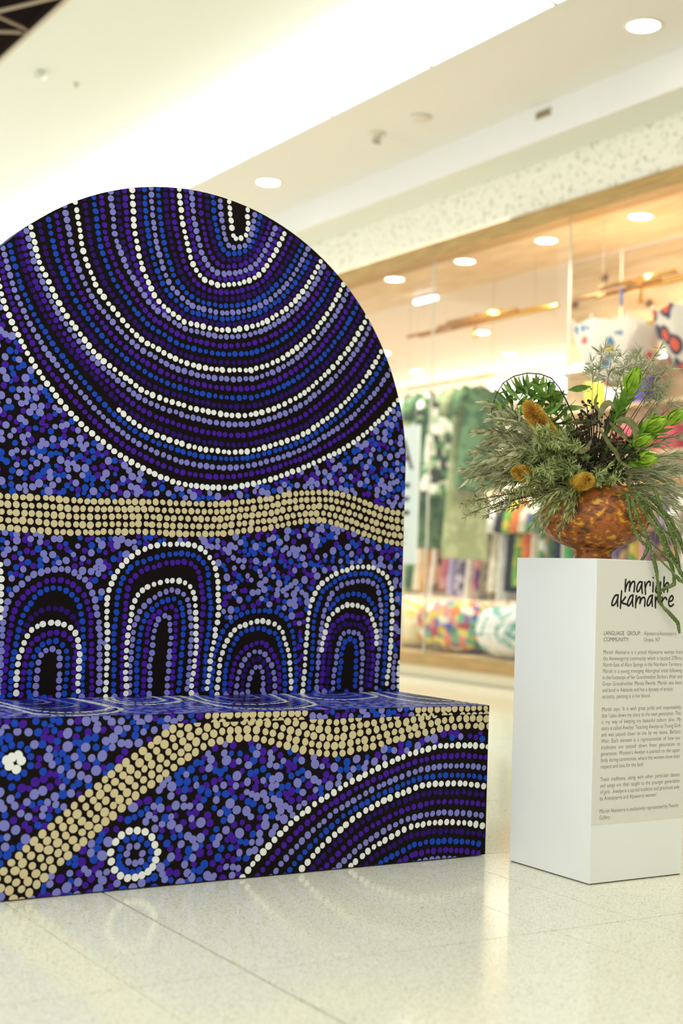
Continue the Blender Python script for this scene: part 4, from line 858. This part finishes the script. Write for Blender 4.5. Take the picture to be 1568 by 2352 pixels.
cactus([(1475,1150),(1495,1180),(1512,1205),(1522,1225),(1530,1255),(1545,1280),(1556,1305)], 'thin cactus strand between the two longest strands', -.13)
cactus([(1490,1140),(1515,1165),(1535,1188),(1552,1215),(1562,1240),(1572,1275)], 'cactus strand nearest the grey fronds', -.1)
# fallen leaf scrap on the floor
p_ = un(966,2087,2,.001); tag(MB().leaf(Vector((p_[0],p_[1],.002)), Vector((1,.3,.05)), Vector((0,0,1)), .012, .004, -.1).build('leaf_scrap', M_ferd), 'tiny dark leaf scrap on the floor before the bench', 'leaf')

# ------------------------------------------------------------------ shop contents
brass = mat('brass', (226,176,88), .22, metal=1.0)
def pendant(x, y0, y1, z, label, drop):
    root = empty('pendant_light', (x,(y0+y1)/2,z), label, 'light'); ym = (y0+y1)/2
    for i, (dx,dz,a,b_) in enumerate(((0,0,y0,y1-.25),(.035,.03,y0+.2,y1),(-.03,.035,y0+.5,y1-.6),(.01,.07,ym-.35,ym+.45))):
        MB().tube([(x+dx,a,z+dz),(x+dx,b_,z+dz)], .018, 10).build('tube', brass, root, True)
    for yy in (y0+.3, y1-.3): MB().tube([(x,yy,z),(x,yy,3.6)], .0025, 4).build('cable', mat('cable', (170,160,140), .5), root)
    MB().tube([(x,ym,z+.09),(x,ym,z-.09)], .014, 8).build('knuckle', brass, root, True); MB().ball((x,ym,z-.10), .026, 10, 6).build('ball', brass, root, True)
    return root
pL = un(930,768,0,4.95); pR = un(1280,716,0,4.95)
pendant(4.95, pR[1], pL[1], .5*(pL[2]+pR[2]), 'long brass tube pendant behind the left shop pane', 0)
pL = un(1322,690,0,4.55); pR = un(1640,630,0,4.55)
pr_ = pendant(4.55, pR[1], pL[1], .5*(pL[2]+pR[2]), 'long brass tube pendant before the pine wall at right', 0)
pc = un(1430,680,0,4.55)
tag(MB().tube([(4.535,pc[1],pc[2]+.06),(4.535,pc[1],pc[2]-.07)], .012, 6).build('ribbon_tie', mat('tie_blue', (120,140,220), .6)), 'short pale blue tie on the right brass pendant', 'ribbon')
# inverted umbrellas
def umbrella(c, r, h, m_, label, ph=0):
    root = empty('umbrella', c, label, 'umbrella', None); n = 8
    for i in range(n):
        mb = MB(); a0 = ph+2*math.pi*i/n; a1 = ph+2*math.pi*(i+1)/n; K = 5
        for k in range(K+1):
            t = k/K; rr = r*(1-.55*t**1.6)*(1 if t < 1 else .42); z = c[2]-h*t
            for q in (0,.5,1):
                a = a0+(a1-a0)*q; bel = 1-.04*math.sin(math.pi*q)
                mb.v.append((c[0]+rr*bel*math.cos(a), c[1]+rr*bel*math.sin(a), z-(.03*math.sin(math.pi*q) if k == 0 else 0)))
        for k in range(K):
            for q in range(2): i0 = k*3+q; mb.f.append((i0,i0+1,i0+4,i0+3))
        mb.build('panel', m_, root, True)
        tip = (c[0]+r*math.cos(a0), c[1]+r*math.sin(a0), c[2]); nb = MB(); nb.ball((tip[0],tip[1],tip[2]+.012), .012, 6, 4); nb.build('rib_tip', mat('rib_tip', (190,160,150), .4), root, True)
    MB().tube([(c[0],c[1],c[2]-h),(c[0],c[1],c[2]+.12)], .008, 6).build('shaft', mat('shaft', (200,170,120), .5), root)
    MB().tube([(c[0],c[1],c[2]+.12),(c[0],c[1],3.6)], .0015, 4).build('thread', mat('cable', (170,160,140), .5), root)
um1 = noise_mat('umbrella_white_print', [(0,(60,130,170)),(.06,(230,90,60)),(.11,(240,200,70)),(.16,(250,246,234)),(1,(252,250,240))], 17, 1, .6, 'Object', kind='voronoi', interp='CONSTANT')
um2 = noise_mat('umbrella_spot_print', [(0,(222,84,44)),(.30,(222,84,44)),(.36,(32,34,70)),(.52,(32,34,70)),(.56,(236,228,214)),(1,(236,228,214))], 7, 1, .6, 'Object', kind='vdist', interp='CONSTANT')
c1 = un(1424,745,0,4.80); umbrella((c1[0],c1[1],c1[2]), .37, .50, um1, 'upturned white umbrella with small colourful print, hung in the window', .2)
c2 = un(1615,712,0,4.98); umbrella((c2[0],c2[1],c2[2]), .37, .50, um2, 'upturned umbrella with red and navy spots at the right edge', .1)
# bags on the pine wall
def bag(c, w_, d_, h, m_, label, handle=True, kind='bag'):
    root = empty('handbag', c, label, 'bag'); mb = MB()
    pr2 = [(.80,0),(.9,.1),(1,.5),(.96,.9),(.86,1.0)]; n = 20
    for s_, z in pr2:
        for j in range(n):
            th = 2*math.pi*j/n; cx = abs(math.cos(th))**.5*(1 if math.cos(th) > 0 else -1); sy = abs(math.sin(th))**.5*(1 if math.sin(th) > 0 else -1)
            mb.v.append((c[0]+d_*.5*s_*cx, c[1]+w_*.5*s_*sy*(1 if kind == 'bag' else .55+.6*z), c[2]+h*z))
    for i in range(len(pr2)-1):
        for j in range(n): mb.f.append((i*n+j,i*n+(j+1)%n,(i+1)*n+(j+1)%n,(i+1)*n+j))
    mb.f += [tuple(reversed(range(n))), tuple((len(pr2)-1)*n+j for j in range(n))]
    mb.build('body', m_, root, True)
    if handle: MB().tube([(c[0],c[1]+w_*.36*math.cos(a),c[2]+h*.95+h*.6*math.sin(a)) for a in [math.pi*i/12 for i in range(13)]], .012, 6).build('handle', m_, root, True)
sh2 = empty('wall_shelf', (5.3,4.5,1.9), 'plain pine shelf with bags behind the bouquet', 'shelf')
pz = un(1370,940,0,5.3)[2]; box('board', (5.18,2.2,pz-.035), (5.45,5.9,pz), plank, sh2)
yb = un(1370,920,0,5.3); bag((5.3,yb[1],pz+.001), .22, .14, .22, mat('bag_yellow', (248,236,60), .6), 'bright yellow tapered bag on the pine shelf', False, 'taper')
yb = un(1408,920,0,5.3); bag((5.3,yb[1],pz+.001), .12, .12, .2, mat('bag_white', (244,240,232), .6), 'small white bag beside the yellow one', False)
yb = un(1470,930,0,5.3); bag((5.3,yb[1],pz+.001), .22, .16, .26, mat('bag_purple', (110,76,230), .6), 'vivid purple bag on the pine shelf behind the feathery branch', False)
pz2 = un(1480,1040,0,5.3)[2]; box('lower_board', (5.18,2.2,pz2-.035), (5.45,5.9,pz2), plank, sh2)
yb = un(1530,1000,0,5.3); bag((5.3,yb[1],pz2+.001), .34, .16, .2, mat('bag_pink', (244,70,110), .6), 'hot pink bag with a round handle at the right edge')
yb = un(1440,1000,0,5.3); bag((5.3,yb[1],pz2+.001), .3, .16, .22, mat('bag_coral', (244,84,100), .6), 'coral pink bag left of the hot pink one', False)
yb = un(1335,1000,0,5.3); bag((5.3,yb[1],pz2+.001), .2, .14, .16, mat('bag_red', (238,60,90), .6), 'small pink-red bag glimpsed behind the gum nuts', False)

# sale poster
pa = un(963,975,0,4.40); pb = un(925,1295,0,4.40)
ps = empty('sale_poster', (4.40,pa[1]+.5,pb[2]), 'white sale poster with big dark letters behind the window, cut by the backrest', 'poster')
PYa = pa[1]; PZb = pb[2]; PZt = pa[2]; Wp = .95
for yy in (PYa+.2,PYa+Wp-.2): box('stand_leg', (4.402,yy-.01,.186), (4.414,yy+.01,PZb), white_pl, ps)
box('board', (4.40,PYa,PZb), (4.415,PYa+Wp,PZt), mat('poster_white', (226,236,230), .5), ps)
inkp = mat('poster_ink', (44,42,44), .6)
def ptext(s_, yr, z, size, sx):
    cu = bpy.data.curves.new('letters', 'FONT'); cu.body = s_; cu.size = size; cu.align_x = 'RIGHT'; cu.fill_mode = 'FRONT'; cu.resolution_u = 3; cu.offset = .008*size
    o = bpy.data.objects.new('letters', cu); C.objects.link(o); o.rotation_euler = (math.pi/2,0,-math.pi/2); o.scale.x = sx; o.location = (4.398, yr, z)
    bpy.context.view_layer.update(); me = bpy.data.meshes.new_from_object(o.evaluated_get(bpy.context.evaluated_depsgraph_get())); me.transform(o.matrix_world.copy()); me.materials.clear(); bpy.data.objects.remove(o)
    link('lettering', me, inkp, ps)
zA0 = un(945,1077,0,4.40)[2]; zA1 = un(935,1008,0,4.40)[2]; zE0 = un(940,1182,0,4.40)[2]; zE1 = un(940,1108,0,4.40)[2]
ptext('SA', PYa+.075, zA0, (zA1-zA0)/.70, 1.15); ptext('LE', PYa+.10, zE0, (zE1-zE0)/.70, 1.15)
for i in range(3): 
    zz = un(940,1222+i*14,0,4.40)[2]; box('small_print', (4.3985,PYa+.14,zz), (4.40,PYa+.8,zz+.018), mat('print_pale', (186,196,192), .6), ps)

# garments
def fab(name, cols, scale=14, kind='voronoi'):
    n = len(cols); return noise_mat(name, [(i/n, c) for i, c in enumerate(cols)], scale, 2, .75, 'Object', kind=kind, interp='CONSTANT' if kind == 'voronoi' else 'LINEAR', spec=.2)
hangm = mat('hanger_wood', (190,150,96), .5)
def garment(x, y, ztop, length, m_, label, group, w0=.19, w1=.24, kind='dress', d_=.035, m2=None, yaw=0):
    root = empty('hanging_' + kind, (x,y,ztop), label, 'garment', group)
    K = 9; n = 28; ph = random.random()*6.28; npl = random.choice((5,6,7))
    def body(z0, z1, mm, nm):
        mb = MB()
        for k in range(K+1):
            t = z0+(z1-z0)*k/K; hw = (w0*(.45+.55*min(t/.10,1)) if t < .1 else w0*(1-.15*math.sin(min((t-.1)/.3,1)*math.pi))+(w1-w0)*max(0,(t-.3)/.7)); dd = d_*(.5+.8*t)
            for j in range(n):
                th = 2*math.pi*j/n; f = 1+.22*t*math.sin(npl*th+ph); mb.v.append((x+hw*math.cos(th)*(1+.03*math.sin(9*t)), y+dd*math.sin(th)*f, ztop-.06-length*t))
        for k in range(K):
            for j in range(n): mb.f.append((k*n+j,(k+1)*n+j,(k+1)*n+(j+1)%n,k*n+(j+1)%n))
        mb.build(nm, mm, root, True)
    if m2: body(0,.45,m_,'top'); body(.45,1,m2,'skirt')
    else: body(0,1,m_,'fabric')
    if kind == 'shirt' or kind == 'dress':
        for s_ in (-1,1):
            MB().tube([(x+s_*w0*.8,y,ztop-.08),(x+s_*(w0+.07),y,ztop-.20),(x+s_*(w0+.09),y,ztop-.34)], [.045,.05,.055], 8).build('sleeve', m_, root, True)
    hg = MB(); hg.tube([(x-w0*.9,y,ztop-.10),(x,y,ztop-.04),(x+w0*.9,y,ztop-.10)], .008, 5); hg.tube([(x,y,ztop-.04),(x,y,ztop+.0),(x+.02,y,ztop+.025),(x,y,ztop+.045)], .003, 4); hg.build('hanger', hangm, root, True)
def rail(x, y0, y1, z, label, feet=True):
    root = empty('clothes_rail', (x,(y0+y1)/2,0 if feet else z), label, 'rail')
    MB().tube([(x,y0,z),(x,y1,z)], .013, 8).build('bar', brass, root, True)
    for yy in (y0+.02,y1-.02):
        if feet: MB().tube([(x,yy,-.01),(x,yy,z)], .011, 8).build('post', brass, root, True)
        else: MB().tube([(x,yy,z),(x,yy,3.6)], .002, 4).build('cable', brass, root, True)
GR = {'stone':[(150,140,120),(196,186,164),(120,116,104)],'pink':[(232,140,170),(240,180,196)],'rose':[(214,120,130),(236,170,170)],'pgreen':[(146,160,112),(170,180,136)],'dgreen':[(56,96,56),(92,130,88)],
      'cream':[(244,234,210),(232,220,190)],'amber':[(210,140,40),(230,170,70)],'lilac':[(186,180,226),(206,200,236)],'mauve':[(150,130,170),(214,204,222),(110,100,130)],'green':[(80,190,90),(100,200,110)],
      'white':[(250,248,240),(236,232,220)],'leo':[(150,110,70),(200,160,120),(90,60,40)],'red':[(206,40,60),(240,160,160),(120,50,140)],'black':[(34,32,44),(44,42,54)],'orange':[(236,110,40),(242,132,60)],'navy':[(24,30,70),(40,60,110)],
      'teal':[(40,140,120),(80,170,150)],'print':[(60,150,80),(250,250,240),(240,180,60),(90,90,160)],'leafy':[(250,252,244),(90,150,90),(190,214,180),(60,60,60)],'grape':[(120,80,130),(180,150,190),(90,70,110),(210,170,120)],'lemon':[(240,220,80),(120,180,70)]}
FB = {k: fab('fabric_'+k, v) for k, v in GR.items()}
pat = ['stone','leafy','print','pink','cream','pgreen','dgreen','cream','amber','white','leo','rose','lilac','mauve','white','red','stone','white','pgreen','mauve']
desc = {'stone':'stone grey','pink':'candy pink','rose':'dusty rose','pgreen':'pale green','dgreen':'deep green','cream':'cream','amber':'amber','lilac':'lilac','mauve':'mauve streaked','green':'bright green','white':'white','leo':'brown animal print','red':'red and purple print','black':'black','orange':'orange','navy':'navy','teal':'teal','print':'green and white print','leafy':'leaf print','grape':'grape purple print','lemon':'lemon and green'}
rail(6.1, 7.15, 9.95, 1.70, 'long brass clothes rail across the middle of the shop')
for i, c in enumerate(pat):
    y = 9.8-i*.128
    nb = desc[pat[i-1]] if i else 'rail end'; nx = desc[pat[i+1]] if i+1 < len(pat) else 'rail end'
    m2 = FB['lilac'] if c == 'lilac' else None
    garment(6.1+random.uniform(-.03,.03), y, 1.655, random.uniform(.86,1.0), FB['green'] if c == 'lilac' else FB[c], ('lilac dress with bright green top' if c == 'lilac' else desc[c]+' dress') + ' on the middle rail between %s and %s' % (nb, nx), 'dresses on the middle rail', m2=m2, d_=.05)
rail(5.13, 4.0, 6.4, 1.62, 'brass clothes rail in front of the pine wall')
pat2 = ['white','black','lemon','orange','cream','print','dgreen','navy','green','grape','dgreen','teal','pgreen','mauve','grape','lemon','pink','grape','leo','grape','white']
for i, c in enumerate(pat2):
    y = 6.3-i*.108
    nb = desc[pat2[i-1]] if i else 'rail end'; nx = desc[pat2[i+1]] if i+1 < len(pat2) else 'rail end'
    garment(5.13, y, 1.575, random.uniform(.7,.9), FB[c], desc[c]+' top on the right rail between %s and %s' % (nb, nx), 'tops on the right rail', w0=.17, w1=.19, kind='shirt', d_=.045)
rail(5.3, 6.9, 8.3, 2.72, 'high brass rail hung from the shop ceiling', False)
for i, (c, y, l, lb) in enumerate((('leafy',8.0,1.0,'leaf print dress on the high rail, leftmost'),('dgreen',7.84,1.5,'long deep green dress on the high rail'),('leafy',7.64,1.0,'short leaf print top layered on the high rail'),('pgreen',7.26,1.6,'long pale green dress on the high rail, rightmost'),('dgreen',7.08,.95,'short deep green jacket on the high rail beside the pale dress'))):
    garment(5.3, y, 2.675, l, FB[c], lb, 'garments on the high rail', w0=.2, w1=.26, d_=.07)
# back wall stock
for i, (y, z, c, lb) in enumerate(((11.4,.95,(56,120,180),'blue storage box on the low back counter'),(11.9,.95,(150,110,80),'brown storage box beside the blue box'))):
    r_ = empty('storage_box', (8.4,y,z), lb, 'box'); box('body', (8.2,y-.18,z), (8.6,y+.18,z+.26), mat('box_%d' % i, c, .6), r_, .006); box('lid', (8.19,y-.19,z+.26), (8.61,y+.19,z+.30), mat('box_%d' % i, c, .6), r_, .004)
ctr = empty('shop_counter', (8.4,10.8,-.01), 'low cream counter along the back wall', 'counter')
box('body', (8.15,9.6,-.01), (8.98,12.6,.92), shopwhite, ctr, .004); box('worktop', (8.1,9.55,.92), (8.98,12.65,.95), tim, ctr, .003)

# cushions in the window
def cushion(c, rx, ry, h, m_, label, tilt=0, pip=None):
    root = empty('floor_cushion', (c[0],c[1],.186), label, 'cushion', 'window cushions'); n = 36; K = 14; mb = MB()
    for k in range(K+1):
        v = -math.pi/2+math.pi*k/K; cz = math.copysign(abs(math.sin(v))**.75, math.sin(v)); cr = abs(math.cos(v))**.55
        for j in range(n):
            th = 2*math.pi*j/n; wob = 1+.03*math.sin(3*th+c[1]*7)+.025*math.sin(7*th+k*.6); zz = .186+h*.5*(1+cz)
            mb.v.append((c[0]+rx*cr*wob*math.cos(th)-tilt*(zz-.186), c[1]+ry*cr*wob*math.sin(th), zz))
    for k in range(K):
        for j in range(n): mb.f.append((k*n+j,k*n+(j+1)%n,(k+1)*n+(j+1)%n,(k+1)*n+j))
    mb.build('cover', m_, root, True)
    MB().tube([(c[0]+rx*1.03*math.cos(t)-tilt*h*.5, c[1]+ry*1.03*math.sin(t), .186+h*.5) for t in [2*math.pi*i/32 for i in range(33)]], .008, 5).build('piping', pip or m_, root, True)
cm1 = noise_mat('cushion_multi', [(0,(240,200,80)),(.14,(236,140,70)),(.28,(250,244,220)),(.4,(120,190,150)),(.52,(232,150,150)),(.62,(150,110,170)),(.70,(244,226,130)),(.82,(90,150,120)),(.9,(190,70,80)),(.95,(90,100,180))], 15, 1, .8, 'Object', kind='voronoi', interp='CONSTANT')
cm2 = noise_mat('cushion_leaf', [(0,(250,250,244)),(.50,(252,252,246)),(.56,(140,200,184)),(.62,(70,160,140)),(.68,(214,236,226)),(.76,(252,252,246)),(.9,(160,80,90)),(1,(200,190,214))], 3.4, 2, .8, 'Object', (1.2,1,1), kind='noise', dist=2.2)
cm3 = noise_mat('cushion_yellow', [(0,(250,240,180)),(.45,(250,244,214)),(.55,(246,214,90)),(.66,(226,120,110)),(.75,(250,246,226)),(1,(190,150,60))], 5, 2, .8, 'Object', kind='noise', dist=1.5)
cushion((4.84,6.62), .36, .44, .46, cm1, 'big multicoloured spotted cushion in the window, beside the backrest', .1)
cushion((4.80,5.72), .36, .42, .44, cm2, 'white cushion with large teal leaves in the window', .1)
cushion((4.86,7.48), .36, .40, .46, cm3, 'cream and yellow cushion in the window, left of the spotted one', .1)
cushion((4.82,4.85), .36, .40, .42, cm1, 'multicoloured cushion in the window hidden behind the plinth', .1)
cushion((4.86,8.32), .36, .40, .44, cm2, 'white leafy cushion in the window hidden behind the backrest', .1)
